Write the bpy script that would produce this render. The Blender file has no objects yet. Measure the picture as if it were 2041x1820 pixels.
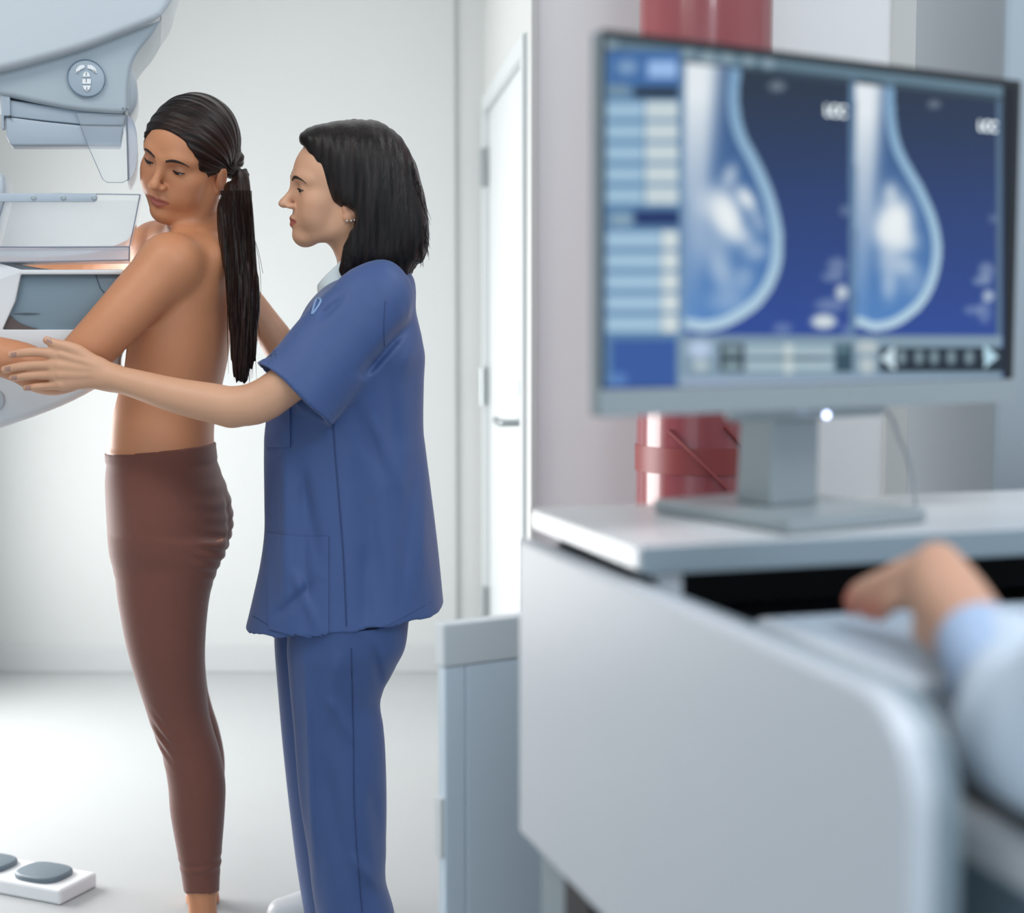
import bpy, bmesh, math
import numpy as np
from mathutils import Vector, Matrix
from mathutils.bvhtree import BVHTree

# ------------------------------------------------------------------ camera, world, lights, exposure
SC = bpy.context.scene
COL = SC.collection
SC.view_settings.view_transform = 'Standard'
SC.view_settings.look = 'None'
SC.view_settings.gamma = 1.0
SC.view_settings.use_curve_mapping = False
SC.view_settings.exposure = 0.18

FPX = 3060.0                       # focal length in pixels of the 2041 px wide frame
PITCH = math.atan(260.0 / FPX)
CAM = Vector((0.0, 0.0, 1.235))
FWD = Vector((0, math.cos(PITCH), -math.sin(PITCH)))
UPV = Vector((0, math.sin(PITCH), math.cos(PITCH)))

cam_data = bpy.data.cameras.new('camera')
cam = bpy.data.objects.new('camera', cam_data)
COL.objects.link(cam)
cam.location = CAM
cam.rotation_euler = (math.pi / 2 - PITCH, 0, 0)
cam_data.sensor_width = 36.0
cam_data.lens = FPX / 2041.0 * 36.0
cam_data.clip_start = 0.05
cam_data.dof.use_dof = True
cam_data.dof.focus_distance = 2.95
cam_data.dof.aperture_fstop = 1.9
SC.camera = cam

world = bpy.data.worlds.new('world')
SC.world = world
world.use_nodes = True
wbg = world.node_tree.nodes['Background']
wbg.inputs['Color'].default_value = (0.62, 0.72, 0.80, 1)
wbg.inputs['Strength'].default_value = 1.35


def area_light(name, loc, target, size, size_y, energy, color=(1, 1, 1)):
    d = bpy.data.lights.new(name, 'AREA')
    d.shape = 'RECTANGLE'
    d.size = size
    d.size_y = size_y
    d.energy = energy
    d.color = color
    o = bpy.data.objects.new(name, d)
    COL.objects.link(o)
    o.location = loc
    v = Vector(target) - Vector(loc)
    o.rotation_euler = v.to_track_quat('-Z', 'Y').to_euler()
    return o


wl_ = area_light('left_rim_light', (-2.24, 3.78, 0.86), (0.0, 3.50, 0.80), 2.2, 1.3, 84, (1.0, 0.99, 0.98))  # unseen soft light added at the left for the rim and fill
wl_.data.spread = math.radians(160)
area_light('ceiling_light', (-0.9, 4.35, 2.64), (-0.9, 4.35, 0), 2.4, 1.2, 5.5, (1.0, 1.0, 1.0))
area_light('ceiling_light', (-1.1, 1.9, 2.64), (-1.0, 2.4, 0), 1.2, 0.9, 14, (1.0, 0.97, 0.93))
area_light('ceiling_light', (1.1, 2.9, 2.64), (1.1, 3.1, 0), 1.4, 0.6, 14, (0.95, 0.98, 1.0))  # unseen lamp added here to brighten the partition
area_light('ceiling_light', (1.0, 0.9, 2.64), (1.0, 1.2, 0), 1.2, 0.9, 27, (0.90, 0.94, 1.0))


# ------------------------------------------------------------------ picture-to-place helpers
def ray(px, py):
    return FWD + Vector((1, 0, 0)) * ((px - 1020.5) / FPX) + UPV * (-(py - 910.0) / FPX)


def P(px, py, Y):
    d = ray(px, py)
    return CAM + d * (Y / d.y)


def Pz(px, py, z):
    d = ray(px, py)
    return CAM + d * ((z - CAM.z) / d.z)


def Ppl(px, py, p0, n):
    d = ray(px, py)
    return CAM + d * ((Vector(p0) - CAM).dot(n) / d.dot(n))


def proj(V):
    """world points (n,3) -> photograph pixels"""
    V = np.asarray(V, float) - np.array(CAM)
    f = V @ np.array(FWD); u = V @ np.array(UPV)
    return 1020.5 + FPX * V[:, 0] / f, 910.0 - FPX * u / f


# ------------------------------------------------------------------ materials
def s2l(c):
    return tuple((x / 255.0 / 12.92) if x / 255.0 <= 0.04045 else ((x / 255.0 + 0.055) / 1.055) ** 2.4 for x in c)


MATS = {}


def mat(name, rgb, rough=0.5, metal=0.0, spec=0.5, noise=0.0, nscale=20.0, bump=0.0, bscale=200.0, sheen=0.0,
        sss=0.0, alpha=1.0, trans=0.0, emit=None, attr=None, coat=0.0, stretch=None):
    if name in MATS:
        return MATS[name]
    m = bpy.data.materials.new(name)
    m.use_nodes = True
    nt = m.node_tree
    b = nt.nodes['Principled BSDF']
    lin = s2l(rgb)
    b.inputs['Roughness'].default_value = rough
    b.inputs['Metallic'].default_value = metal
    b.inputs['Specular IOR Level'].default_value = spec
    b.inputs['Sheen Weight'].default_value = sheen
    b.inputs['Coat Weight'].default_value = coat
    b.inputs['Alpha'].default_value = alpha
    b.inputs['Transmission Weight'].default_value = trans
    if sss:
        b.inputs['Subsurface Weight'].default_value = sss
        b.inputs['Subsurface Radius'].default_value = (0.9, 0.35, 0.2)
        b.inputs['Subsurface Scale'].default_value = 0.012
    tc = nt.nodes.new('ShaderNodeTexCoord')
    mp = nt.nodes.new('ShaderNodeMapping')
    nt.links.new(tc.outputs['Object'], mp.inputs['Vector'])
    if stretch:
        mp.inputs['Scale'].default_value = stretch
    src = None
    if attr:
        a = nt.nodes.new('ShaderNodeAttribute')
        a.attribute_name = attr
        src = a.outputs['Color']
    n = nt.nodes.new('ShaderNodeTexNoise')
    n.inputs['Scale'].default_value = nscale
    n.inputs['Detail'].default_value = 4
    nt.links.new(mp.outputs['Vector'], n.inputs['Vector'])
    mix = nt.nodes.new('ShaderNodeMixRGB')
    mix.blend_type = 'MULTIPLY'
    mix.inputs['Fac'].default_value = 1.35
    ramp = nt.nodes.new('ShaderNodeMapRange')
    ramp.inputs['To Min'].default_value = 1.0 - noise
    ramp.inputs['To Max'].default_value = 1.0 + noise
    nt.links.new(n.outputs['Fac'], ramp.inputs['Value'])
    mix.inputs['Color1'].default_value = (*lin, 1)
    if src is not None:
        nt.links.new(src, mix.inputs['Color1'])
    nt.links.new(ramp.outputs['Result'], mix.inputs['Color2'])
    nt.links.new(mix.outputs['Color'], b.inputs['Base Color'])
    if bump:
        n2 = nt.nodes.new('ShaderNodeTexNoise')
        n2.inputs['Scale'].default_value = bscale
        n2.inputs['Detail'].default_value = 3
        nt.links.new(mp.outputs['Vector'], n2.inputs['Vector'])
        bp = nt.nodes.new('ShaderNodeBump')
        bp.inputs['Strength'].default_value = bump
        bp.inputs['Distance'].default_value = 0.002
        nt.links.new(n2.outputs['Fac'], bp.inputs['Height'])
        nt.links.new(bp.outputs['Normal'], b.inputs['Normal'])
    if emit:
        b.inputs['Emission Color'].default_value = (*s2l(emit), 1)
        b.inputs['Emission Strength'].default_value = 1.35
    MATS[name] = m
    return m


def hair_mat(name, dark, light, rough=0.42):
    """strands follow the vertex attribute 'strand' (across, along, 0)"""
    m = bpy.data.materials.new(name)
    m.use_nodes = True
    nt = m.node_tree
    b = nt.nodes['Principled BSDF']
    b.inputs['Roughness'].default_value = rough
    b.inputs['Specular IOR Level'].default_value = 0.28
    a = nt.nodes.new('ShaderNodeAttribute')
    a.attribute_name = 'strand'
    mp = nt.nodes.new('ShaderNodeMapping')
    mp.inputs['Scale'].default_value = (1.0, 0.035, 1.0)
    nt.links.new(a.outputs['Vector'], mp.inputs['Vector'])
    n = nt.nodes.new('ShaderNodeTexNoise')
    n.inputs['Scale'].default_value = 260.0
    n.inputs['Detail'].default_value = 3
    n2 = nt.nodes.new('ShaderNodeTexNoise')
    n2.inputs['Scale'].default_value = 45.0
    n2.inputs['Detail'].default_value = 2
    nt.links.new(mp.outputs['Vector'], n.inputs['Vector'])
    nt.links.new(mp.outputs['Vector'], n2.inputs['Vector'])
    add = nt.nodes.new('ShaderNodeMath')
    add.operation = 'ADD'
    nt.links.new(n.outputs['Fac'], add.inputs[0])
    nt.links.new(n2.outputs['Fac'], add.inputs[1])
    cr = nt.nodes.new('ShaderNodeValToRGB')
    cr.color_ramp.elements[0].position = 0.40
    cr.color_ramp.elements[0].color = (*s2l(dark), 1)
    cr.color_ramp.elements[1].position = 0.66
    cr.color_ramp.elements[1].color = (*s2l(light), 1)
    half = nt.nodes.new('ShaderNodeMath')
    half.operation = 'MULTIPLY'
    half.inputs[1].default_value = 0.5
    nt.links.new(add.outputs[0], half.inputs[0])
    nt.links.new(half.outputs[0], cr.inputs['Fac'])
    nt.links.new(cr.outputs['Color'], b.inputs['Base Color'])
    bp = nt.nodes.new('ShaderNodeBump')
    bp.inputs['Strength'].default_value = 0.55
    bp.inputs['Distance'].default_value = 0.003
    nt.links.new(half.outputs[0], bp.inputs['Height'])
    nt.links.new(bp.outputs['Normal'], b.inputs['Normal'])
    return m


def clear_mat(name, tint=(235, 240, 245), a=0.16, rough=0.06):
    """thin clear acrylic: mostly see-through with a glossy skin"""
    if name in MATS:
        return MATS[name]
    m = bpy.data.materials.new(name)
    m.use_nodes = True
    nt = m.node_tree
    out = nt.nodes['Material Output']
    b = nt.nodes['Principled BSDF']
    b.inputs['Base Color'].default_value = (*s2l(tint), 1)
    b.inputs['Roughness'].default_value = rough
    tr = nt.nodes.new('ShaderNodeBsdfTransparent')
    fr = nt.nodes.new('ShaderNodeFresnel')
    fr.inputs['IOR'].default_value = 1.45
    mx = nt.nodes.new('ShaderNodeMath')
    mx.operation = 'ADD'
    mx.inputs[1].default_value = a
    mx.use_clamp = True
    nt.links.new(fr.outputs['Fac'], mx.inputs[0])
    ms = nt.nodes.new('ShaderNodeMixShader')
    nt.links.new(mx.outputs[0], ms.inputs['Fac'])
    nt.links.new(tr.outputs[0], ms.inputs[1])
    nt.links.new(b.outputs[0], ms.inputs[2])
    nt.links.new(ms.outputs[0], out.inputs['Surface'])
    MATS[name] = m
    return m


# ------------------------------------------------------------------ object helpers
def tag(o, label=None, cat=None, group=None, kind=None):
    if label: o['label'] = label
    if cat: o['category'] = cat
    if group: o['group'] = group
    if kind: o['kind'] = kind
    return o


def empty(name, loc, label, cat, group=None):
    o = bpy.data.objects.new(name, None)
    COL.objects.link(o)
    o.location = loc
    bpy.context.view_layer.update()
    return tag(o, label, cat, group)


def link(name, me, m, parent=None):
    o = bpy.data.objects.new(name, me)
    COL.objects.link(o)
    for mm in (m if isinstance(m, (list, tuple)) else [m]):
        me.materials.append(mm)
    if parent is not None:
        o.parent = parent
        # geometry is authored in world space: undo every ancestor's offset
        off = Vector((0, 0, 0)); q = parent
        while q is not None:
            off += q.location
            q = q.parent
        o.location = -off
    return o


def obj_bm(name, bm, m, parent=None, smooth=False):
    me = bpy.data.meshes.new(name)
    bmesh.ops.recalc_face_normals(bm, faces=bm.faces)
    if smooth:
        for f in bm.faces:
            f.smooth = True
        for e in bm.edges:
            if len(e.link_faces) == 2 and e.calc_face_angle(0) > 0.75:
                e.smooth = False
    bm.to_mesh(me)
    bm.free()
    return link(name, me, m, parent)


def obj_np(name, V, F, m, parent=None, smooth=True):
    me = bpy.data.meshes.new(name)
    me.from_pydata([tuple(v) for v in np.asarray(V).tolist()], [], [tuple(f) for f in np.asarray(F).tolist()] if not isinstance(F, list) else F)
    me.update()
    if smooth:
        me.shade_smooth()
    return link(name, me, m, parent)


def bevel(bm, w, seg=3, ang=0.5):
    es = [e for e in bm.edges if len(e.link_faces) == 2 and e.calc_face_angle(0) > ang]
    if es and w > 0:
        bmesh.ops.bevel(bm, geom=es, offset=w, segments=seg, affect='EDGES', profile=0.5)
    return bm


def hexa(bm, c8):
    """c8: bottom 4 then top 4 corners"""
    v = [bm.verts.new(c) for c in c8]
    for f in ((0, 3, 2, 1), (4, 5, 6, 7), (0, 1, 5, 4), (1, 2, 6, 5), (2, 3, 7, 6), (3, 0, 4, 7)):
        bm.faces.new([v[i] for i in f])
    return bm


def frame_box(fr, u0, u1, v0, v1, z0, z1, w=0.0, seg=2, bm=None):
    """box in a rotated plan frame fr(u,v,z)"""
    b = bmesh.new()
    hexa(b, [fr(u0, v0, z0), fr(u1, v0, z0), fr(u1, v1, z0), fr(u0, v1, z0),
             fr(u0, v0, z1), fr(u1, v0, z1), fr(u1, v1, z1), fr(u0, v1, z1)])
    bmesh.ops.recalc_face_normals(b, faces=b.faces)
    bevel(b, w, seg)
    if bm is None:
        return b
    me = bpy.data.meshes.new('tmp')
    b.to_mesh(me); b.free()
    bm.from_mesh(me)
    bpy.data.meshes.remove(me)
    return bm


def prism(pts, vec, w=0.0, seg=3, ang=0.6):
    """closed outline (3-D points in one plane) extruded along vec"""
    b = bmesh.new()
    n = len(pts)
    a = [b.verts.new(p) for p in pts]
    c = [b.verts.new(Vector(p) + Vector(vec)) for p in pts]
    b.faces.new(a)
    b.faces.new(c[::-1])
    for i in range(n):
        b.faces.new((a[i], c[i], c[(i + 1) % n], a[(i + 1) % n]))
    bmesh.ops.recalc_face_normals(b, faces=b.faces)
    if w:
        bevel(b, w, seg, ang)
    return b


def tube(pts, r, n=10, closed=False):
    """round bar along points; r number or list"""
    pts = [Vector(p) for p in pts]
    R = r if isinstance(r, (list, tuple)) else [r] * len(pts)
    b = bmesh.new()
    rings = []
    ref = Vector((0, 0, 1))
    for i, p in enumerate(pts):
        t = (pts[min(i + 1, len(pts) - 1)] - pts[max(i - 1, 0)]).normalized()
        if abs(t.dot(ref)) > 0.95:
            ref2 = Vector((1, 0, 0))
        else:
            ref2 = ref
        s = t.cross(ref2).normalized()
        q = s.cross(t).normalized()
        rings.append([b.verts.new(p + (s * math.cos(2 * math.pi * k / n) + q * math.sin(2 * math.pi * k / n)) * R[i]) for k in range(n)])
    for i in range(len(rings) - 1):
        for k in range(n):
            b.faces.new((rings[i][k], rings[i][(k + 1) % n], rings[i + 1][(k + 1) % n], rings[i + 1][k]))
    b.faces.new(rings[0][::-1])
    b.faces.new(rings[-1])
    return b


def disc(c, nrm, r, t, n=32, w=0.0):
    nrm = Vector(nrm).normalized()
    s = nrm.cross(Vector((0, 0, 1))).normalized()
    q = s.cross(nrm)
    pts = [Vector(c) + (s * math.cos(2 * math.pi * k / n) + q * math.sin(2 * math.pi * k / n)) * r for k in range(n)]
    return prism(pts, nrm * t, w, 2, 0.9)


def spline(pts, m=6):
    """Catmull-Rom through rows of numbers"""
    A = np.asarray(pts, float)
    if len(A) < 3:
        t = np.linspace(0, 1, m + 1)[:, None]
        return A[0] * (1 - t) + A[-1] * t
    E = np.vstack([2 * A[0] - A[1], A, 2 * A[-1] - A[-2]])
    out = []
    for i in range(1, len(E) - 2):
        p0, p1, p2, p3 = E[i - 1], E[i], E[i + 1], E[i + 2]
        for j in range(m):
            t = j / m
            out.append(0.5 * ((2 * p1) + (-p0 + p2) * t + (2 * p0 - 5 * p1 + 4 * p2 - p3) * t * t + (-p0 + 3 * p1 - 3 * p2 + p3) * t ** 3))
    out.append(A[-1])
    return np.array(out)


# ------------------------------------------------------------------ organic surfaces: blended volumes turned into one continuous skin
def axis(*segs):
    """axis([start, end, step], ...) contiguous pieces of different spacing"""
    out = []
    for a, b, s in segs:
        n = max(2, int(round((b - a) / s)) + 1)
        v = np.linspace(a, b, n)
        out.append(v if not out else v[1:])
    return np.concatenate(out)


class Vol:
    def __init__(self, xs, ys, zs):
        self.x, self.y, self.z = [np.asarray(v, np.float32) for v in (xs, ys, zs)]
        self.F = np.full((len(xs), len(ys), len(zs)), 1.0, np.float32)

    def _block(self, lo, hi, m):
        sl = []
        for a, l, h in zip((self.x, self.y, self.z), lo, hi):
            i0 = max(0, int(np.searchsorted(a, l - m)) - 2)
            i1 = min(len(a), int(np.searchsorted(a, h + m)) + 2)
            if i1 - i0 < 2:
                return None
            sl.append(slice(i0, i1))
        return tuple(sl)

    def _eval(self, prim, m):
        lo, hi, fn = prim
        s = self._block(lo, hi, m)
        if s is None:
            return None, None
        X = self.x[s[0]][:, None, None]; Y = self.y[s[1]][None, :, None]; Z = self.z[s[2]][None, None, :]
        return s, fn(X, Y, Z).astype(np.float32)

    def add(self, prim, k=0.0, off=0.0):
        s, d = self._eval(prim, max(k, 0.045) + abs(off) + 0.006)
        if s is None:
            return self
        if off:
            d = d - off
        A = self.F[s]
        if k > 0:
            h = np.maximum(k - np.abs(A - d), 0) / k
            self.F[s] = np.minimum(A, d) - h * h * k * 0.25
        else:
            self.F[s] = np.minimum(A, d)
        return self

    def sub(self, prim, k=0.0):
        s, d = self._eval(prim, max(k, 0.004) + 0.004)
        if s is None:
            return self
        A = self.F[s]; B = -d
        if k > 0:
            h = np.maximum(k - np.abs(A - B), 0) / k
            self.F[s] = np.maximum(A, B) + h * h * k * 0.25
        else:
            self.F[s] = np.maximum(A, B)
        return self

    def cut(self, fn):
        """keep where fn(X,Y,Z) < 0"""
        X = self.x[:, None, None]; Y = self.y[None, :, None]; Z = self.z[None, None, :]
        self.F = np.maximum(self.F, (fn(X, Y, Z) + 0 * X).astype(np.float32))
        return self

    def warp(self, fn):
        X = self.x[:, None, None]; Y = self.y[None, :, None]; Z = self.z[None, None, :]
        self.F += fn(X, Y, Z).astype(np.float32)
        return self

    def mesh(self):
        F = self.F
        S = F < 0
        n = S[:-1, :-1, :-1].astype(np.int8)
        for i, j, k in ((1, 0, 0), (0, 1, 0), (0, 0, 1), (1, 1, 0), (1, 0, 1), (0, 1, 1), (1, 1, 1)):
            n += S[i:S.shape[0] - 1 + i, j:S.shape[1] - 1 + j, k:S.shape[2] - 1 + k]
        I, J, K = np.nonzero((n > 0) & (n < 8))
        del n
        ids = np.full((F.shape[0] - 1, F.shape[1] - 1, F.shape[2] - 1), -1, np.int32)
        ids[I, J, K] = np.arange(len(I))
        acc = np.zeros((len(I), 3)); cnt = np.zeros(len(I))
        ax = (self.x.astype(float), self.y.astype(float), self.z.astype(float))
        base = np.stack([I, J, K], 1)
        for d in range(3):
            o1, o2 = [q for q in range(3) if q != d]
            for a in (0, 1):
                for b in (0, 1):
                    q0 = base.copy(); q0[:, o1] += a; q0[:, o2] += b
                    q1 = q0.copy(); q1[:, d] += 1
                    f0 = F[q0[:, 0], q0[:, 1], q0[:, 2]].astype(float); f1 = F[q1[:, 0], q1[:, 1], q1[:, 2]].astype(float)
                    m = (f0 < 0) != (f1 < 0)
                    t = np.where(m, f0 / np.where(m, f0 - f1, 1), 0)
                    for c in range(3):
                        p0 = ax[c][q0[:, c]]; p1 = ax[c][q1[:, c]]
                        acc[:, c] += np.where(m, p0 + t * (p1 - p0), 0)
                    cnt += m
        V = acc / cnt[:, None]
        quads = []
        for d in range(3):
            sl0 = [slice(None)] * 3; sl1 = [slice(None)] * 3
            sl0[d] = slice(0, -1); sl1[d] = slice(1, None)
            A = S[tuple(sl0)]; B = S[tuple(sl1)]
            E = np.stack(np.nonzero(A != B), 1)
            o1, o2 = [(1, 2), (2, 0), (0, 1)][d]
            ok = (E[:, o1] > 0) & (E[:, o2] > 0) & (E[:, o1] < F.shape[o1] - 1) & (E[:, o2] < F.shape[o2] - 1)
            E = E[ok]
            inside0 = A[E[:, 0], E[:, 1], E[:, 2]]
            c = []
            for a, b in ((1, 1), (0, 1), (0, 0), (1, 0)):
                q = E.copy(); q[:, o1] -= a; q[:, o2] -= b
                c.append(ids[q[:, 0], q[:, 1], q[:, 2]])
            c = np.stack(c, 1)
            c[~inside0] = c[~inside0][:, ::-1]
            quads.append(c)
        Q = np.concatenate(quads)
        Q = Q[(Q >= 0).all(1)]
        return V, Q


def relax(V, Q, it=2, lam=0.5):
    for _ in range(it):
        acc = np.zeros_like(V); cnt = np.zeros(len(V))
        for a, b in ((0, 1), (1, 2), (2, 3), (3, 0)):
            for i, j in ((a, b), (b, a)):
                for c in range(3):
                    acc[:, c] += np.bincount(Q[:, i], V[Q[:, j], c], len(V))
                cnt += np.bincount(Q[:, i], minlength=len(V))
        V = V + lam * (acc / np.maximum(cnt, 1)[:, None] - V)
    return V


def np_mesh(name, V, Q, mats, parent=None, color=None, strand=None):
    me = bpy.data.meshes.new(name)
    me.vertices.add(len(V))
    me.vertices.foreach_set('co', np.ascontiguousarray(V, np.float32).ravel())
    me.loops.add(len(Q) * 4)
    me.loops.foreach_set('vertex_index', np.ascontiguousarray(Q, np.int32).ravel())
    me.polygons.add(len(Q))
    me.polygons.foreach_set('loop_start', np.arange(0, len(Q) * 4, 4, dtype=np.int32))
    me.update(calc_edges=True)
    me.validate()
    me.shade_smooth()
    if color is not None:
        a = me.attributes.new('tint', 'FLOAT_COLOR', 'POINT')
        a.data.foreach_set('color', np.hstack([color, np.ones((len(V), 1))]).astype(np.float32).ravel())
    if strand is not None:
        a = me.attributes.new('strand', 'FLOAT_VECTOR', 'POINT')
        a.data.foreach_set('vector', np.asarray(strand, np.float32).ravel())
    return link(name, me, mats, parent)


def bvh_of(V, Q):
    return BVHTree.FromPolygons([Vector(v) for v in V.tolist()], Q.tolist())


# -- volumes
def ell(c, r, R=None):
    """ellipsoid; R 3x3 rotation whose columns are its axes"""
    c = np.array(c, float); r = np.array(r, float)
    M = np.eye(3) if R is None else np.array(R, float)
    ext = np.sqrt(((M * r[None, :]) ** 2).sum(1))

    def fn(X, Y, Z):
        x, y, z = X - c[0], Y - c[1], Z - c[2]
        q = [(M[0, i] * x + M[1, i] * y + M[2, i] * z) / r[i] for i in range(3)]
        k0 = np.sqrt(q[0] ** 2 + q[1] ** 2 + q[2] ** 2)
        k1 = np.sqrt((q[0] / r[0]) ** 2 + (q[1] / r[1]) ** 2 + (q[2] / r[2]) ** 2) + 1e-9
        return k0 * (k0 - 1) / k1
    return c - ext, c + ext, fn


def chain(pts, rad, sy=1.0, m=4, smooth=True):
    """tapering limb through points; sy squashes it along the depth axis"""
    A = np.array([list(p) for p in pts], float)
    rad = np.array(rad, float)[:, None]
    D = np.hstack([A, rad])
    if smooth and len(D) > 2:
        D = spline(D, m)
    C, r = D[:, :3], D[:, 3]
    rm = r.max()
    lo = C.min(0) - rm; hi = C.max(0) + rm

    def fn(X, Y, Z):
        out = None
        for i in range(len(C) - 1):
            a, b = C[i], C[i + 1]
            ba = (b - a) * np.array([1, 1 / sy, 1])
            x, y, z = X - a[0], (Y - a[1]) / sy, Z - a[2]
            L = (ba ** 2).sum() + 1e-12
            t = np.clip((x * ba[0] + y * ba[1] + z * ba[2]) / L, 0, 1)
            d = np.sqrt((x - t * ba[0]) ** 2 + (y - t * ba[1]) ** 2 + (z - t * ba[2]) ** 2) - (r[i] + t * (r[i + 1] - r[i]))
            out = d if out is None else np.minimum(out, d)
        return out * min(1.0, sy)
    return lo, hi, fn


def stack(rows, n=2.0, off=0.0):
    """vertical loft: rows of (z, cx, rx, cy, ry)"""
    A = np.array(sorted([list(r) for r in rows]), float)
    D = spline(A, 6)
    D = D[np.argsort(D[:, 0])]
    lo = np.array([(D[:, 1] - D[:, 2]).min(), (D[:, 3] - D[:, 4]).min(), D[0, 0]]) - abs(off)
    hi = np.array([(D[:, 1] + D[:, 2]).max(), (D[:, 3] + D[:, 4]).max(), D[-1, 0]]) + abs(off)

    def fn(X, Y, Z):
        z = np.clip(Z, D[0, 0], D[-1, 0])
        cx, rx, cy, ry = [np.interp(z, D[:, 0], D[:, i]) for i in (1, 2, 3, 4)]
        rx = rx + off; ry = ry + off
        x = (X - cx) / rx; y = (Y - cy) / ry
        if n == 2.0:
            k0 = np.sqrt(x * x + y * y)
            k1 = np.sqrt((x / rx) ** 2 + (y / ry) ** 2) + 1e-9
            d = k0 * (k0 - 1) / k1
        else:
            q = (np.abs(x) ** n + np.abs(y) ** n) ** (1 / n)
            d = (q - 1) * np.minimum(rx, ry)
        e = np.maximum(D[0, 0] - Z, Z - D[-1, 0])
        return np.maximum(d, e)
    return lo, hi, fn


def rows_px(rows, Y0):
    """(y, xl, xr, ry[, Yc]) in photograph pixels -> stack rows"""
    out = []
    for r in rows:
        Yc = r[4] if len(r) > 4 else Y0
        a = P(r[1], r[0], Yc); b = P(r[2], r[0], Yc)
        out.append((a.z, (a.x + b.x) / 2, (b.x - a.x) / 2, Yc, r[3]))
    return out


def C(*q):
    """chain given as (px, py, Y, r) rows"""
    return [P(a, b, c) for a, b, c, d in q], [d for a, b, c, d in q]


class Head:
    """a head frame: local x = her left, y = forward, z = up; origin between the ears"""
    def __init__(self, origin, psi, pitch, roll, s=1.0, kl=0.9, top=1.0):
        """psi: turn away from facing the camera towards the left; angles in degrees"""
        psi, pitch, roll = math.radians(psi), math.radians(pitch), math.radians(roll)
        f = Vector((-math.sin(psi) * math.cos(pitch), -math.cos(psi) * math.cos(pitch), -math.sin(pitch)))
        r = Vector((math.cos(psi), -math.sin(psi), 0))
        u = (f.cross(r) * math.cos(roll) + r * math.sin(roll)).normalized()
        l = u.cross(f).normalized()
        self.M = np.array([list(l), list(f), list(u)]).T      # columns = axes
        self.o = np.array(list(origin))
        self.s = s
        self.top = top
        self.kl = kl                                          # lower face height factor

    def _k(self, p):
        p = np.array(p, float)
        if p[2] < .019:
            p[2] = .019 + (p[2] - .019) * self.kl
        return p

    def w(self, p):
        return self.o + self.M @ (self._k(p) * self.s)

    def dirw(self, d):
        return self.M @ np.array(d, float)

    def loc(self, V):
        L = ((V - self.o) @ self.M) / self.s
        z = L[:, 2]
        L[:, 2] = np.where(z < .019, .019 + (z - .019) / self.kl, z)
        return L

    def E(self, c, r):
        r = np.array(r, float)
        if c[2] < .019:
            r = r * np.array([1, 1, self.kl])
        return ell(self.w(c), r * self.s, self.M)

    def T(self, pts, rad):
        return chain([self.w(p) for p in pts], [q * self.s for q in rad])

    def build(self, g):
        s = self.s
        g.add(self.E((0, -.012, .047 - .06 * (1 - self.top)), (.073, .094, .089 * self.top)), 0)
        g.add(self.E((0, .030, .045), (.060, .057, .056)), .02 * s)
        g.add(self.E((0, .030, -.020), (.058, .056, .072)), .025 * s)
        for q in (1, -1):
            g.add(self.T([(q * .052, .000, -.038), (q * .049, .014, -.064), (q * .030, .048, -.084), (0, .066, -.090)], [.017, .015, .014, .015]), .025 * s)
            g.add(self.E((q * .040, .050, -.008), (.022, .024, .022)), .02 * s)
            g.add(self.E((q * .032, .050, -.040), (.027, .028, .032)), .02 * s)
            g.add(self.T([(q * .010, .083, .036), (q * .028, .080, .042), (q * .046, .064, .038)], [.006, .007, .006]), .016 * s)
        g.add(self.E((0, .073, -.088), (.018, .013, .013)), .016 * s)
        for q in (1, -1):
            g.sub(self.E((q * .030, .098, .020), (.017, .016, .012)), .014 * s)
            g.add(self.E((q * .031, .0695, .019), (.0138, .0138, .0128)), .004 * s)
        g.add(self.T([(0, .082, .034), (0, .091, .012), (0, .103, -.010)], [.0065, .0068, .0085]), .012 * s)
        g.add(self.E((0, .1065, -.0165), (.0095, .010, .0088)), .008 * s)
        for q in (1, -1):
            g.add(self.E((q * .0115, .0945, -.0205), (.0066, .0095, .0064)), .006 * s)
        g.add(self.E((0, .068, -.052), (.030, .022, .026)), .016 * s)
        for q in (1, -1):
            g.add(self.T([(q * .022, .0790, -.0545), (q * .010, .0890, -.0490), (0, .0905, -.0500)], [.0028, .0048, .0046]), .004 * s)
            g.add(self.T([(q * .019, .0790, -.0590), (q * .008, .0870, -.0625), (0, .0885, -.0630)], [.0034, .0056, .0060]), .004 * s)
        g.sub(self.T([(-.020, .0890, -.0552), (0, .0990, -.0560), (.020, .0890, -.0552)], [.0013, .0022, .0013]), .003 * s)
        for q in (1, -1):
            g.sub(self.E((q * .0052, .1010, -.0285), (.0024, .0030, .0024)), .002 * s)
            # ear
            g.add(self.E((q * .0735, -.008, -.012), (.0065, .0165, .029)), .004 * s)
            g.add(self.E((q * .0725, -.003, -.038), (.0055, .009, .010)), .005 * s)
            g.sub(self.E((q * .0805, -.007, -.011), (.0055, .009, .017)), .005 * s)

    def lip_mask(self, L):
        x, y, z = L[:, 0], L[:, 1], L[:, 2]
        ax = np.abs(x)
        top = -.0450 - np.clip(ax - .006, 0, 1) * .42 - 0.0012 * np.exp(-(x / .003) ** 2)
        bot = -.0690 + (ax / .022) ** 2 * .0105
        m = (z < top) & (z > bot) & (ax < .0235) & (y > .06)
        soft = np.clip((top - z) / .0016, 0, 1) * np.clip((z - bot) / .0016, 0, 1)
        return np.where(m, soft, 0)


def drape(bvh, pts, dirs, lift=0.001):
    """drop points onto a surface along dirs; returns point and normal lists"""
    out, nn = [], []
    for p, d in zip(pts, dirs):
        h, n, i, t = bvh.ray_cast(Vector(p), Vector(d).normalized())
        if h is None:
            out.append(None); nn.append(None)
            continue
        if n.dot(Vector(d)) > 0:
            n = -n
        out.append(h + n * lift); nn.append(n)
    return out, nn


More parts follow.
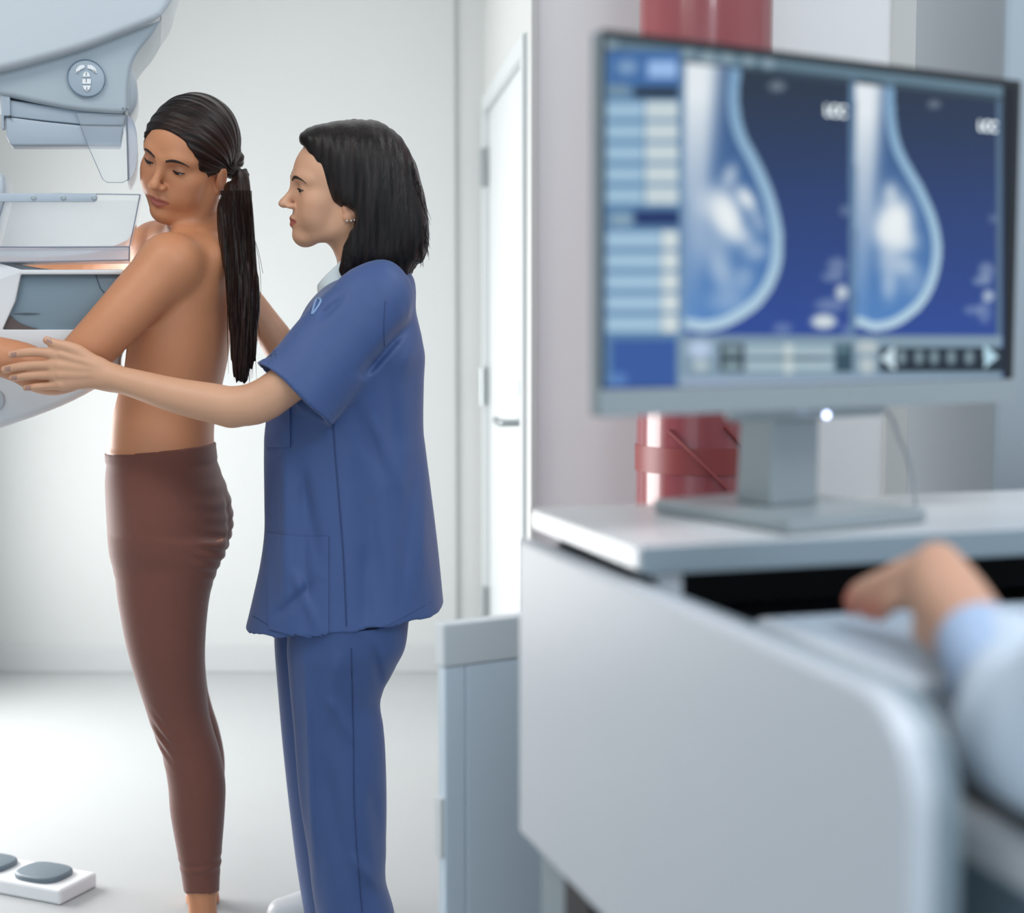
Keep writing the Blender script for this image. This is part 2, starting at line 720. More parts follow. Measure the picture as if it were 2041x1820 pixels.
def drape_px(name, bvh, fx, nu, nv, thick, m, parent, lift=0.001, smooth=True):
    """a cloth patch laid on a garment: fx(u,v) gives the pixel each point is seen at"""
    pts = []; dirs = []
    for j in range(nv + 1):
        for i in range(nu + 1):
            x, y = fx(i / nu, j / nv)
            pts.append(CAM); dirs.append(ray(x, y))
    A, N = drape(bvh, pts, dirs, lift)
    b = bmesh.new()
    T = [None if a is None else b.verts.new(a + n * thick) for a, n in zip(A, N)]
    B = [None if a is None else b.verts.new(a - n * 0.002) for a, n in zip(A, N)]
    W = nu + 1
    for j in range(nv):
        for i in range(nu):
            q = [j * W + i, j * W + i + 1, (j + 1) * W + i + 1, (j + 1) * W + i]
            if any(T[k] is None for k in q):
                continue
            b.faces.new([T[k] for k in q])
            b.faces.new([B[k] for k in q][::-1])
    bmesh.ops.recalc_face_normals(b, faces=b.faces)
    bd = [e for e in b.edges if len(e.link_faces) == 1]
    used = {}
    for k, t in enumerate(T):
        if t is not None:
            used[t] = B[k]
    for e in bd:
        a, c = e.verts
        if a in used and c in used:
            b.faces.new((a, c, used[c], used[a]))
    for v in [v for v in b.verts if not v.link_faces]:
        b.verts.remove(v)
    return obj_bm(name, b, m, parent, smooth)


def drape_line(name, bvh, pts_px, r, m, parent, lift=0.0005, n=6, sub=6):
    L = spline(pts_px, sub)
    A, N = drape(bvh, [CAM] * len(L), [ray(x, y) for x, y in L], lift)
    A = [a for a in A if a is not None]
    if len(A) < 2:
        return None
    return obj_bm(name, tube(A, r, n), m, parent, True)


# ------------------------------------------------------------------ the room
m_wall = mat('wall_paint', (191, 194, 193), 0.6, noise=0.01, nscale=3)
m_wall2 = mat('partition_paint', (226, 229, 231), 0.55, noise=0.01, nscale=3)
m_floor = mat('floor_vinyl', (176, 179, 180), 0.45, noise=0.02, nscale=6, spec=0.35)
m_base = mat('baseboard_vinyl', (184, 187, 188), 0.5)
m_ceil = mat('ceiling_paint', (228, 229, 229), 0.8)
m_door = mat('door_paint', (205, 209, 210), 0.45)
m_frame = mat('door_frame_paint', (196, 201, 203), 0.45)
m_steel = mat('brushed_steel', (165, 172, 174), 0.35, metal=0.8)
m_gap = mat('dark_gap', (120, 132, 138), 0.7)
m_grey = mat('grey_panel', (150, 160, 168), 0.5)

YB = 5.42


def sbox(name, x0, x1, y0, y1, z0, z1, m, parent=None, w=0.0, kind='structure'):
    o = obj_bm(name, frame_box(lambda u, v, z: Vector((u, v, z)), x0, x1, y0, y1, z0, z1, w), m, parent)
    if kind and parent is None:
        o['kind'] = kind
    return o


sbox('floor', -2.7, 2.6, -0.6, YB + 0.1, -0.06, 0.0, m_floor)
sbox('ceiling', -2.7, 2.6, -0.6, YB + 0.1, 2.70, 2.76, m_ceil)
A = Vector((-0.095, YB, 0)); B = Vector((0.060, 4.03, 0))
wd = (B - A).normalized(); wn = Vector((wd.y, -wd.x, 0)).normalized()
if wn.x > 0:
    wn = -wn                                     # faces the examination room


def WR(s, d, z):                                 # along the wall from the corner, out of the wall, up
    return A + wd * s + wn * d + Vector((0, 0, z))


L_r = (B - A).length
sbox('wall_back', -2.7, A.x + 0.12, YB, YB + 0.1, 0, 2.70, m_wall)
# shallow vertical joint seen left of the corner
jx = P(905, 600, YB).x
sbox('trim_1', jx - 0.002, jx + 0.005, YB - 0.012, YB, 0.10, 2.70, m_wall)
sbox('baseboard_back', -2.7, A.x, YB - 0.016, YB, 0, 0.098, m_base, w=0.004)
sbox('wall_left', -2.40, -2.30, -0.6, YB + 0.1, 0, 2.70, m_wall)
bm = bmesh.new()
for (y0, y1, z0, z1) in ((2.60, 2.66, .12, 1.58), (4.90, 4.96, .12, 1.58), (2.66, 4.90, .12, .18), (2.66, 4.90, 1.52, 1.58)):
    frame_box(lambda u, v, z: Vector((u, v, z)), -2.30, -2.22, y0, y1, z0, z1, bm=bm)
wo = obj_bm('rim_light_frame', bm, m_wall); wo['kind'] = 'structure'  # out-of-view frame made up around the added rim light

# side wall with the door: made with a door opening
s0 = 0.035; s1 = L_r - 0.175                      # door frame outer span along the wall
Hd = P(1050, 66, WR(s1, 0, 0).y).z                # frame head height
for nm, a, b, z0, z1 in (('wall_right', s0, s1, Hd, 2.70), ('wall_right', s1, L_r, 0, 2.70), ('wall_right', -0.05, s0, 0, 2.70)):
    o = obj_bm(nm, frame_box(WR, a, b, -0.12, 0, z0, z1), m_wall); o['kind'] = 'structure'
bm = bmesh.new()
frame_box(WR, s0, s0 + 0.05, -0.10, 0.014, 0, Hd, 0.003, bm=bm)
frame_box(WR, s1 - 0.05, s1, -0.10, 0.014, 0, Hd, 0.003, bm=bm)
frame_box(WR, s0 + 0.05, s1 - 0.05, -0.10, 0.014, Hd - 0.05, Hd, 0.003, bm=bm)
fr = obj_bm('trim_2', bm, m_frame); fr['kind'] = 'structure'
dr = obj_bm('door_1', frame_box(WR, s0 + 0.053, s1 - 0.053, -0.05, -0.008, 0.006, Hd - 0.053, 0.002), m_door); dr['kind'] = 'structure'
for yy, h in ((335, 0.13), (770, 0.13), (1205, 0.13)):
    zc = P(983, yy, WR(s0 + .05, 0, 0).y).z
    bm = tube([WR(s0 + 0.052, 0.016, zc - h / 2), WR(s0 + 0.052, 0.016, zc + h / 2)], 0.011, 10)
    obj_bm('hinge', bm, m_steel, dr, True)
# lever handle and lock rose
sh = s1 - 0.16
yh = WR(sh, 0, 0).y
zh = P(1015, 843, yh).z
bm = tube([WR(sh, -0.01, zh), WR(sh, 0.05, zh), WR(sh - 0.02, 0.056, zh), WR(sh - 0.13, 0.056, zh)], 0.011, 10)
obj_bm('handle', bm, m_steel, dr, True)
for yy in (765, 783):
    zz = P(1024, yy, yh).z
    obj_bm('lock', disc(WR(sh + 0.01, -0.009, zz), wn, 0.013, 0.014, 20, 0.002), m_steel, dr, False)

# partition that closes the control area, facing the camera
sbox('wall_front', B.x, 2.6, 4.03, 4.13, 0, 2.70, m_wall2)
px_ = lambda x, y=500, Y=4.03: P(x, y, Y).x
sbox('trim_3', px_(1768), px_(1816), 4.012, 4.03, 0, 2.70, m_wall, w=0.002)
sbox('trim_4', px_(1820), px_(2120), 4.012, 4.03, 0, 2.70, m_wall, w=0.002)
sbox('trim_5', B.x - 0.010, B.x + 0.006, 4.02, 4.14, 0, 2.70, m_wall)
sbox('wall_right', 2.6, 2.7, -0.6, 5.5, 0, 2.70, m_wall2)
# grey pier beside the console
sbox('wall_pier', P(1990, 500, 2.25).x, P(1990, 500, 2.25).x + 0.5, 2.25, 2.75, 0, 2.70, m_grey, w=0.01)

# red round column in the control area
m_red = mat('red_gloss', (136, 70, 74), 0.22, noise=0.03, nscale=2, coat=0.3)
m_reddark = mat('red_band', (128, 52, 52), 0.45)
cc = P(1402, 500, 3.72)
col = empty('red_column', (cc.x, 3.72, 0), 'tall glossy red round column standing behind the monitor', 'column')
rc = 0.158
bm = disc((cc.x, 3.72, 0), (0, 0, 1), rc, 2.70, 48) if False else None
bm = bmesh.new()
bmesh.ops.create_cone(bm, cap_ends=True, segments=56, radius1=rc, radius2=rc, depth=2.70, matrix=Matrix.Translation((cc.x, 3.72, 1.35)))
obj_bm('shaft', bm, m_red, col, True)
for ya, yb in ((893, 945),):
    za = P(1402, ya, 3.6).z; zb = P(1402, yb, 3.6).z
    bm = bmesh.new()
    bmesh.ops.create_cone(bm, cap_ends=True, segments=56, radius1=rc + .003, radius2=rc + .003, depth=za - zb, matrix=Matrix.Translation((cc.x, 3.72, (za + zb) / 2)))
    tag(obj_bm('band', bm, m_reddark, col, True), 'darker red band')
for (xa, ya, xb, yb) in ((1335, 860, 1450, 975), (1445, 850, 1490, 900)):  # thin darker diagonal lines laid over the column
    pts = []
    for t in np.linspace(0, 1, 8):
        x = xa + (xb - xa) * t; y = ya + (yb - ya) * t
        p = P(x, y, 3.56)
        dx = p.x - cc.x
        p.y = 3.72 - math.sqrt(max(rc * rc - dx * dx, 0)) - 0.004
        pts.append(p)
    obj_bm('diagonal_line', tube(pts, 0.004, 6), m_reddark, col, True)

# low grey screen between the column and the desk
m_cabt = mat('screen_cap_grey', (220, 225, 228), 0.4)
m_cab = mat('screen_blue_grey', (218, 230, 240), 0.4)
cu = Vector((0.86, 0.51, 0)).normalized(); cn = Vector((-cu.y, cu.x, 0))
co = P(884, 1245, 2.12)


def CB(u, v, z):
    return Vector((co.x, co.y, 0)) + cu * u + cn * v + Vector((0, 0, z))


ztop = co.z
zcap = P(884, 1332, 2.12).z
cab = empty('partition_screen', CB(0.26, 0.012, 0), 'waist-high blue-grey partition screen with a grey cap, left of the white desk panel', 'screen')
tag(obj_bm('cap', frame_box(CB, 0.0, 0.62, 0.0, 0.026, zcap, ztop, 0.003), m_cabt, cab), 'grey cap')
bm = frame_box(CB, 0.003, 0.036, 0.002, 0.024, 0.0, zcap - .001, 0.002)
frame_box(CB, 0.0375, 0.616, 0.002, 0.024, 0.0, zcap - .001, 0.002, bm=bm)
obj_bm('panel', bm, m_cab, cab)
za = P(875, 1580, 2.15).z; zb = P(875, 1700, 2.15).z  # highlight on the screen's left edge, put in as a white strip
tag(obj_bm('edge_highlight', frame_box(CB, -0.004, 0.004, 0.004, 0.022, zb, za, 0.002), mat('highlight_white', (226, 229, 229), 0.3), cab), 'painted white edge highlight')

# foot pedal unit on the floor
m_white = mat('white_plastic', (222, 224, 226), 0.35)
m_pedal = mat('grey_rubber', (98, 112, 122), 0.45, bump=0.2, bscale=300)
f0 = Pz(120, 1806, 0); f1 = Pz(194, 1768, 0)
pv = (f1 - f0); pvl = pv.length; pv.normalize()
pu = Vector((-pv.y, pv.x, 0))
if pu.x > 0: pu = -pu


def PD(u, v, z):
    return f0 + pu * u + pv * v + Vector((0, 0, z))


ped = empty('foot_pedal', PD(0.16, pvl / 2, 0), 'white foot switch with grey rubber treads lying on the floor', 'foot switch')
W = pvl * 1.0
zt = 0.034
bm = bmesh.new()
frame_box(PD, 0, 0.34, 0, W, 0.0, zt, 0.006, bm=bm)
obj_bm('base', bm, m_white, ped, False)
for u0, u1 in ((0.035, 0.155), (0.19, 0.305)):
    c0 = (u0 + u1) / 2
    # raised rim and tread
    rim = []
    for k in range(28):
        a = 2 * math.pi * k / 28
        rim.append(PD(c0 + (u1 - u0) / 2 * math.copysign(abs(math.cos(a)) ** 0.7, math.cos(a)),
                      W / 2 + W * 0.40 * math.copysign(abs(math.sin(a)) ** 0.7, math.sin(a)), zt - 0.004))
    obj_bm('tread', prism(rim, Vector((0, 0, 0.016)), 0.006, 3, 0.5), m_pedal, ped, True)
tag(obj_bm('knob', disc(PD(0.172, W * 0.35, zt - .002), (0, 0, 1), 0.011, 0.014, 20, 0.003), mat('grey_knob', (80, 92, 100), 0.4), ped, True), 'small dark grey knob')

# ------------------------------------------------------------------ mammography machine
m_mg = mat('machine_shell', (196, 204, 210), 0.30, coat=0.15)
m_mg2 = mat('machine_shaded_shell', (170, 182, 190), 0.34, coat=0.1)  # darker tone stands in for shade on the lower housing
m_mg3 = mat('collimator_grey', (168, 180, 192), 0.35)
m_mgw = mat('machine_white', (226, 229, 231), 0.3, coat=0.2)
m_scr = mat('insert_grey_blue', (120, 140, 152), 0.25)
m_seam = mat('seam_grey', (120, 132, 142), 0.6)
mdir = Vector((-0.235, 1.0, 0)).normalized()          # into the picture
mo = P(256, 400, 3.02)


def M(px, py, d=0.0):
    """pixel -> near side plane of the machine, pushed d metres along its depth"""
    p = Ppl(px, py, mo + mdir * 0.0, mdir)
    return p + mdir * d


mach = empty('mammography_machine', (M(-300, 600).x, 3.2, 0), 'large white and grey mammography machine at the left edge, in front of the patient', 'x-ray machine')


def mpart(name, px, d0, d1, m, w=0.012, seg=4, parent=mach, smooth=True, label=None, k=0):
    q = spline(px + [px[0]], k)[:-1].tolist() if k else px
    b = prism([M(x, y, d0) for x, y in q], mdir * (d1 - d0), w, seg, 0.5)
    o = obj_bm(name, b, m, parent, smooth)
    if label: o['label'] = label
    return o


def curve2(pts, m=5):
    return spline(pts, m).tolist()


up_edge = curve2([(420, -420), (400, -180), (362, -60), (346, 0), (334, 24), (318, 46)])
seam = curve2([(318, 46), (250, 72), (170, 102), (80, 128), (0, 148), (-120, 172), (-420, 215)])
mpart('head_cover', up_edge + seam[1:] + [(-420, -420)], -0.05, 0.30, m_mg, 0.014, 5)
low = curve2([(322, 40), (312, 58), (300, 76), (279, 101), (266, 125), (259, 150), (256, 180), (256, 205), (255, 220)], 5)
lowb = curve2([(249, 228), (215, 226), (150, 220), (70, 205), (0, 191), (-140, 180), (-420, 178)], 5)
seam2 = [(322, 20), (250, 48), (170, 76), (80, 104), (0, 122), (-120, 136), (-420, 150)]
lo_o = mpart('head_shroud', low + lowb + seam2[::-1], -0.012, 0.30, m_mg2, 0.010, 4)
# vertical front fairing of the shroud, a little nearer the patient
mpart('fairing', curve2([(262, 120), (272, 150), (275, 185), (269, 208), (258, 224)], 4) + [(240, 224), (240, 120)], 0.06, 0.26, m_mg, 0.012, 3)

# round control pad
cpx, cpy = 173, 159
pad = obj_bm('control_pad', disc(M(cpx, cpy, -0.020), mdir, 0.0345, 0.012, 40, 0.002), mat('pad_grey', (160, 174, 186), 0.35), mach, True)
obj_bm('pad_ring', tube([M(cpx, cpy, -0.020) + Vector((mdir.y, -mdir.x, 0)) * 0.0345 * math.cos(a) + Vector((0, 0, 1)) * 0.0345 * math.sin(a)
                         for a in np.linspace(0, 2 * math.pi, 41)], 0.0012, 6), mat('ring_blue_grey', (110, 130, 150), 0.4), pad, True)
m_btn = mat('button_white', (235, 238, 240), 0.3)
m_ink = mat('button_ink', (40, 45, 50), 0.6)
btns = [
    [(152, 150), (153, 141), (160, 134), (169, 133), (170, 139), (161, 143), (156, 150)],
    [(175, 133), (184, 134), (192, 141), (194, 150), (189, 149), (184, 143), (175, 140)],
    [(165, 157), (168, 149), (173, 146), (178, 149), (181, 157)],
    [(165, 161), (182, 161), (182, 171), (165, 171)],
    [(165, 174), (182, 174), (180, 181), (174, 186), (168, 181)]]
arrows = [((158, 145), (155, 148)), ((187, 143), (190, 147)), ((173, 155), (173, 150)), ((173, 168), (173, 163)), ((174, 177), (174, 182))]
for q, (a0, a1) in zip(btns, arrows):
    bo = obj_bm('button', prism([M(x, y, -0.0235) for x, y in q], mdir * 0.006, 0.0008, 2, 0.5), m_btn, pad, False)
    a0 = Vector(M(a0[0], a0[1], -0.0242)); a1 = Vector(M(a1[0], a1[1], -0.0242))
    dd = (a1 - a0).normalized(); ss = dd.cross(mdir)
    b = prism([a0 + ss * .0004, a1 + ss * .0004, a1 + ss * .0014, a1 + dd * .0016, a1 - ss * .0014, a1 - ss * .0004, a0 - ss * .0004], mdir * 0.001)
    obj_bm('arrow', b, m_ink, bo)

# collimator housing, two tiers
mpart('collimator', [(4, 185), (8, 196), (60, 204), (150, 219), (249, 228), (250, 236), (246, 249), (170, 248), (90, 240), (22, 232), (4, 235)], 0.005, 0.09, m_mg3, 0.004, 2, label='upper grey collimator tier')
mpart('collimator', [(10, 232), (28, 234), (90, 242), (170, 250), (246, 251), (242, 275), (240, 290), (22, 290), (12, 272)], 0.002, 0.07, m_mg3, 0.004, 2, label='lower grey collimator tier')
mpart('latch', [(2, 180), (20, 182), (21, 232), (8, 231), (9, 258), (3, 258)], -0.004, 0.02, m_mg3, 0.002, 2)
tag(mpart('latch_button', [(19, 231), (23, 231), (23, 235), (19, 235)], -0.006, 0.0, m_ink, 0.0), 'tiny black button')
# clear face shield hanging at the patient side
m_clear = clear_mat('clear_acrylic', a=0.10)
m_clear2 = clear_mat('clear_acrylic_edge', (150, 165, 185), a=0.55, rough=0.2)
mpart('face_shield', [(152, 226), (175, 290), (205, 358), (214, 365), (245, 365), (256, 358), (252, 229)], -0.004, 0.0, m_clear, 0.0, smooth=False, label='clear side of the face shield')
mpart('face_shield', curve2([(252, 228), (264, 238), (272, 262), (274, 300), (270, 335), (258, 360)], 4) + [(254, 360)], 0.0, 0.22, clear_mat('frosted_acrylic', (205, 212, 225), a=0.5, rough=0.3), 0.0, smooth=False, label='frosted front of the face shield')
obj_bm('shield_edge', tube([M(252, 229, -.003), M(254, 290, -.003), M(256, 358, -.003)], 0.0016, 6), m_seam, mach, True)
for L in ([(152, 226), (175, 290), (205, 358), (214, 364), (245, 364), (256, 358)],):
    obj_bm('shield_rim', tube([M(x, y, -.003) for x, y in L], 0.0007, 5), m_clear2, mach, True)

# compression paddle: a deep clear tray
TL, TR, BR_, BL_ = (12, 388), (279, 388), (258, 492), (-14, 492)


def slab(a, b, c, d, t, dep=None):
    return prism([a, b, c, d], t)


pad2 = mpart('compression_paddle', [TL, TR, BR_, BL_], 0.0, 0.003, m_clear, 0.0, smooth=False, label='clear side wall of the paddle')
mpart('paddle_tray', [(-60, 492), (258, 490), (258, 520), (-60, 524)], -0.001, 0.15, clear_mat('clear_tray', (215, 220, 230), a=0.55, rough=0.2), 0.002, 1, pad2, False)
mpart('paddle_wall', [(279, 388), (282, 388), (262, 491), (258, 491)], 0.0, 0.15, m_clear, 0.0, 1, pad2, False)
mpart('paddle_wall', [TL, TR, BR_, BL_], 0.147, 0.15, m_clear, 0.0, 1, pad2, False)
for L in ([TL, (120, 386), TR], [TR, (269, 440), BR_, (257, 520)], [TL, (0, 430), BL_], [BL_, (120, 493), BR_], [(-60, 523), (100, 522), (200, 519), (257, 518)]):
    obj_bm('paddle_edge', tube([M(x, y, -.001) for x, y in L], 0.0012, 6), m_clear2, pad2, True)
mpart('paddle_bracket', [(-40, 386), (190, 386), (194, 390), (194, 399), (190, 403), (-40, 403)], -0.010, -0.002, mat('bracket_grey', (178, 190, 202), 0.35), 0.001, 2, label='grey screw strip')
for x in (68, 127, 188):
    o = obj_bm('screw', disc(M(x, 395, -0.0125), mdir, 0.0045, 0.003, 16, 0.0008), m_steel, mach, False)

# breast support with grey inset, and the lower arm
top = curve2([(-420, 500), (-100, 508), (0, 521), (40, 526), (90, 534), (160, 537), (246, 537)], 4)
outer = top + [(246, 545), (246, 700), (236, 722)] + curve2([(240, 735), (200, 770), (120, 812), (0, 856), (-200, 920), (-420, 960)], 4)
mpart('support_arm', outer, 0.04, 0.23, m_mgw, 0.016, 4)
mpart('support_rim', [(42, 537), (246, 537), (246, 547), (41, 547), (30, 600), (4, 657), (246, 657), (246, 705), (-420, 705), (-420, 520), (0, 524)], 0.004, 0.05, m_mgw, 0.003, 2)
mpart('inset_panel', [(38, 545), (245, 545), (245, 660), (-4, 660), (26, 600)], 0.022, 0.05, m_scr, 0.002, 2, label='grey-blue inset panel')
mpart('inset_painted_shadow', curve2([(18, 629), (40, 645), (80, 658), (110, 668)], 4) + [(0, 668), (4, 650)], 0.017, 0.024, mat('shadow_brown', (88, 74, 70), 0.4), 0.0, smooth=False, label='dark brown painted shadow corner')  # dark brown sheet stands in for shadow on the inset's corner
obj_bm('slot', tube([M(26, 625, .020), M(52, 624.5, .020), M(78, 625, .020)], [.0005, .0022, .0005], 8), mat('slot_dark', (84, 102, 114), 0.5), mach, True)
obj_bm('inset_line', tube([M(190, 547, .021), M(200, 575, .021), M(215, 590, .021)], 0.0012, 6), mat('slot_dark', (84, 102, 114), 0.5), mach, True)
mpart('support_button', [(-14 + 20 * math.cos(a), 800 + 22 * math.sin(a)) for a in np.linspace(0, 2 * math.pi, 24, endpoint=False)], 0.030, 0.045, m_mg, 0.003, 2)
# grip the patient holds and the column that carries everything (mostly left of the frame)
mpart('support_post', [(-420, 335), (-20, 335), (3, 338), (6, 372), (0, 400), (-30, 520), (-420, 520)], 0.06, 0.24, m_mg, 0.01, 3)
mpart('stand_column', [(-760, -420), (-400, -420), (-400, 1000), (-420, 1830), (-760, 1830)], 0.0, 0.36, m_mgw, 0.03, 4)
bm = bmesh.new()
c0 = M(-580, 1500, 0.18)
frame_box(lambda u, v, z: Vector((c0.x + u, c0.y + v, z)), -0.30, 0.16, -0.16, 0.32, 0.0, 0.07, 0.02, bm=bm)
obj_bm('stand_foot', bm, m_mgw, mach)

# ------------------------------------------------------------------ console desk
du = Vector((0.954, 0.30, 0)).normalized(); dv = Vector((0.30, -0.954, 0)).normalized()
dO = Vector((0.029, 1.80, 0))


def D(u, v, z):
    return dO + du * u + dv * v + Vector((0, 0, z))


m_desk = mat('desk_white_laminate', (196, 200, 206), 0.38, noise=0.008, nscale=5)
m_deskt = mat('desk_top_laminate', (206, 208, 210), 0.24, spec=0.5)
m_edge = mat('desk_grey_edge', (128, 142, 150), 0.4)
m_blk = mat('black_laminate', (20, 21, 26), 0.6)
m_key = mat('black_key', (30, 31, 36), 0.45)

desk = empty('console_desk', D(0.5, 0.3, 0), 'white control console with a raised top shelf and rounded side panel, at the right', 'desk')
obj_bm('desktop', frame_box(D, -0.004, 1.15, -0.01, 0.325, 0.995, 1.020, 0.003), m_deskt, desk)
tag(obj_bm('edge_strip', frame_box(D, 0.0, 1.15, 0.3255, 0.329, 0.992, 1.020, 0.001), m_edge, desk), 'grey front edge')
# side panel, rounded at its upper front corner
vF, zT, zB, rr = 0.845, 0.985, 0.632, 0.072
prof = [(0.0, zB), (0.0, zT)]
for a in np.linspace(math.pi / 2, 0, 10):
    prof.append((vF - rr + rr * math.cos(a), zT - rr + rr * math.sin(a)))
prof += [(vF, zB)]
obj_bm('side_panel', prism([D(-0.022, v, z) for v, z in prof], du * 0.022, 0.004, 2, 0.6), m_desk, desk)
prof_e = [(p[0] - 0.004, p[1] - 0.004) for p in prof[1:]]
obj_bm('panel_frame', prism([D(0.0, min(v, vF - .003), z) for v, z in [(0.02, 0.0), (0.02, zT - .006)] + [(v - .004, z - .004) for v, z in prof[2:-1]] + [(vF - .004, 0.0)]], du * 0.020, 0.001, 1, 0.6), m_edge, desk)
obj_bm('divider', frame_box(D, 0.021, 0.046, 0.30, 0.322, 0.901, 0.991, 0.002), m_desk, desk)
obj_bm('back_panel', frame_box(D, 0.021, 1.15, 0.02, 0.035, 0.0, 0.994), m_blk, desk)
obj_bm('shelf', frame_box(D, 0.021, 1.15, 0.036, 0.66, 0.885, 0.900), m_blk, desk)
obj_bm('foot', frame_box(D, -0.02, 0.0, 0.16, 0.24, 0.0, 0.6315), m_blk, desk)
obj_bm('side_panel', frame_box(D, 1.15, 1.17, 0.0, 0.80, 0.0, 0.99), m_desk, desk)
# white pull-out tray with a black mat below the work surface
tray = obj_bm('pull_out_tray', frame_box(D, 0.075, 1.148, 0.68, 1.02, 0.845, 0.876, 0.006), m_deskt, desk)
tag(obj_bm('tray_mat', frame_box(D, 0.105, 1.14, 0.67, 1.01, 0.8765, 0.880), m_blk, tray), 'black mat')
obj_bm('tray_housing', frame_box(D, 0.13, 1.145, 0.60, 0.98, 0.720, 0.844, 0.012), mat('tray_blue_grey', (138, 158, 170), 0.45), desk)
obj_bm('lower_cabinet', frame_box(D, 0.13, 1.145, 0.10, 0.92, 0.0, 0.60), m_blk, desk)
obj_bm('plinth', frame_box(D, 0.30, 1.145, 0.925, 0.97, 0.0, 0.62, 0.02), mat('tray_blue_grey', (138, 158, 170), 0.45), desk)

# white control unit the operator's hand rests on
m_unit = mat('control_unit_white', (200, 206, 212), 0.3)
unit = empty('control_unit', D(0.4, 0.5, 0.90), 'white slab-shaped control unit under the operator\'s hand', 'control panel')
obj_bm('case', frame_box(D, 0.103, 0.86, 0.355, 0.645, 0.9005, 0.950, 0.011, 3), m_unit, unit, True)
tag(obj_bm('touch_surface', frame_box(D, 0.118, 0.845, 0.372, 0.630, 0.950, 0.9512), mat('unit_top_grey', (172, 184, 196), 0.35), unit), 'grey-blue top surface')
obj_bm('dial', disc(D(0.155, 0.66, 0.897) + Vector((0, 0, 0)), (0, 0, 1), 0.018, 0.018, 24, 0.004), mat('dial_grey', (140, 156, 168), 0.4), unit, True)

# black keyboard under the shelf
kb = empty('keyboard', D(0.35, 0.25, 0.90), 'black keyboard in the shadow under the console shelf', 'keyboard')
obj_bm('case', frame_box(D, 0.06, 0.52, 0.14, 0.30, 0.9005, 0.916, 0.003), m_blk, kb)
bm0 = frame_box(D, 0.075, 0.094, 0.155, 0.174, 0.916, 0.923, 0.002, 1)
k0 = obj_bm('key', bm0, m_key, kb)
for j in range(5):
    for i in range(19):
        if i == 0 and j == 0:
            continue
        k = k0.copy(); COL.objects.link(k); k.parent = kb
        k.location = k0.location + du * (0.0228 * i) + dv * (0.0265 * j)

# ------------------------------------------------------------------ monitor
mu = Vector((0.85, 0.527, 0)).normalized(); mv = Vector((0.527, -0.85, 0)).normalized()   # along the screen, out of the screen
mO = Vector((P(1195, 445, 1.51).x, 1.51, 0))


def MO(u, v, z):
    return mO + mu * u + mv * v + Vector((0, 0, z))


def on_screen(px, py, v=0.0):
    p = Ppl(px, py, MO(0, v, 1.2), mv)
    return (p - mO).dot(mu), p.z


zb_, zt_ = P(1195, 832, 1.51).z, P(1195, 57, 1.51).z
uw = on_screen(2028, 400)[0]
m_alu = mat('monitor_silver', (148, 157, 161), 0.32, metal=0.25)
m_bez = mat('monitor_black_bezel', (16, 20, 26), 0.25)
mon = empty('monitor', MO(uw / 2, -0.04, 1.02), 'large silver computer monitor showing two blue x-ray scans, on the console shelf', 'monitor')
obj_bm('housing', frame_box(MO, 0.0, uw, -0.018, 0.0, zb_, zt_, 0.004, 3), m_alu, mon, False)
zc = P(1195, 776, 1.51).z
obj_bm('bezel', frame_box(MO, 0.0006, uw - .0006, 0.0002, 0.0016, zc, zt_ - .0004, 0.0006, 1), m_bez, mon)
obj_bm('chin', frame_box(MO, 0.0, uw, 0.0, 0.003, zb_, zc - .0006, 0.001, 2), m_alu, mon)
# neck and foot
uc = uw / 2
obj_bm('neck', prism([MO(uc - 0.035, -0.045 - dd, z) for dd, z in ((0, 1.036), (0, 1.22), (0.05, 1.22), (0.06, 1.036))], mu * 0.070, 0.003, 2), m_alu, mon)
obj_bm('tilt_hinge', frame_box(MO, uc - 0.11, uc + 0.11, -0.040, -0.016, zb_ - 0.012, zb_ + 0.09, 0.006, 3), m_alu, mon)
obj_bm('foot', frame_box(MO, uc - 0.100, uc + 0.100, -0.175, 0.058, 1.0205, 1.036, 0.004, 2), m_alu, mon)
lu, lz = on_screen(1644, 827)
led = obj_bm('power_light', disc(MO(lu, 0.002, lz), mv, 0.0030, 0.0016, 20), mat('led_blue', (190, 205, 255), 0.4, emit=(205, 215, 255)), mon)
led.data.materials[0].node_tree.nodes['Principled BSDF'].inputs['Emission Strength'].default_value = 6.0
# cable from the screen to the shelf
pts = [MO(uc + 0.09, -0.03, zb_ + 0.02)] + [P(x, y, 1.80 + i * 0.008) for i, (x, y) in enumerate(((1775, 830), (1790, 870), (1808, 910), (1820, 960)))]
pts.append(Vector((pts[-1].x + .004, pts[-1].y, 1.021)))
cab_o = obj_bm('monitor_cable', tube(spline([list(p) for p in pts], 5).tolist(), 0.0022, 8), mat('cable_grey', (150, 156, 160), 0.5), mon, True)


# screen picture, worked out point by point on a fine grid
def srgb(r, g, b):
    return np.array([r, g, b], float)


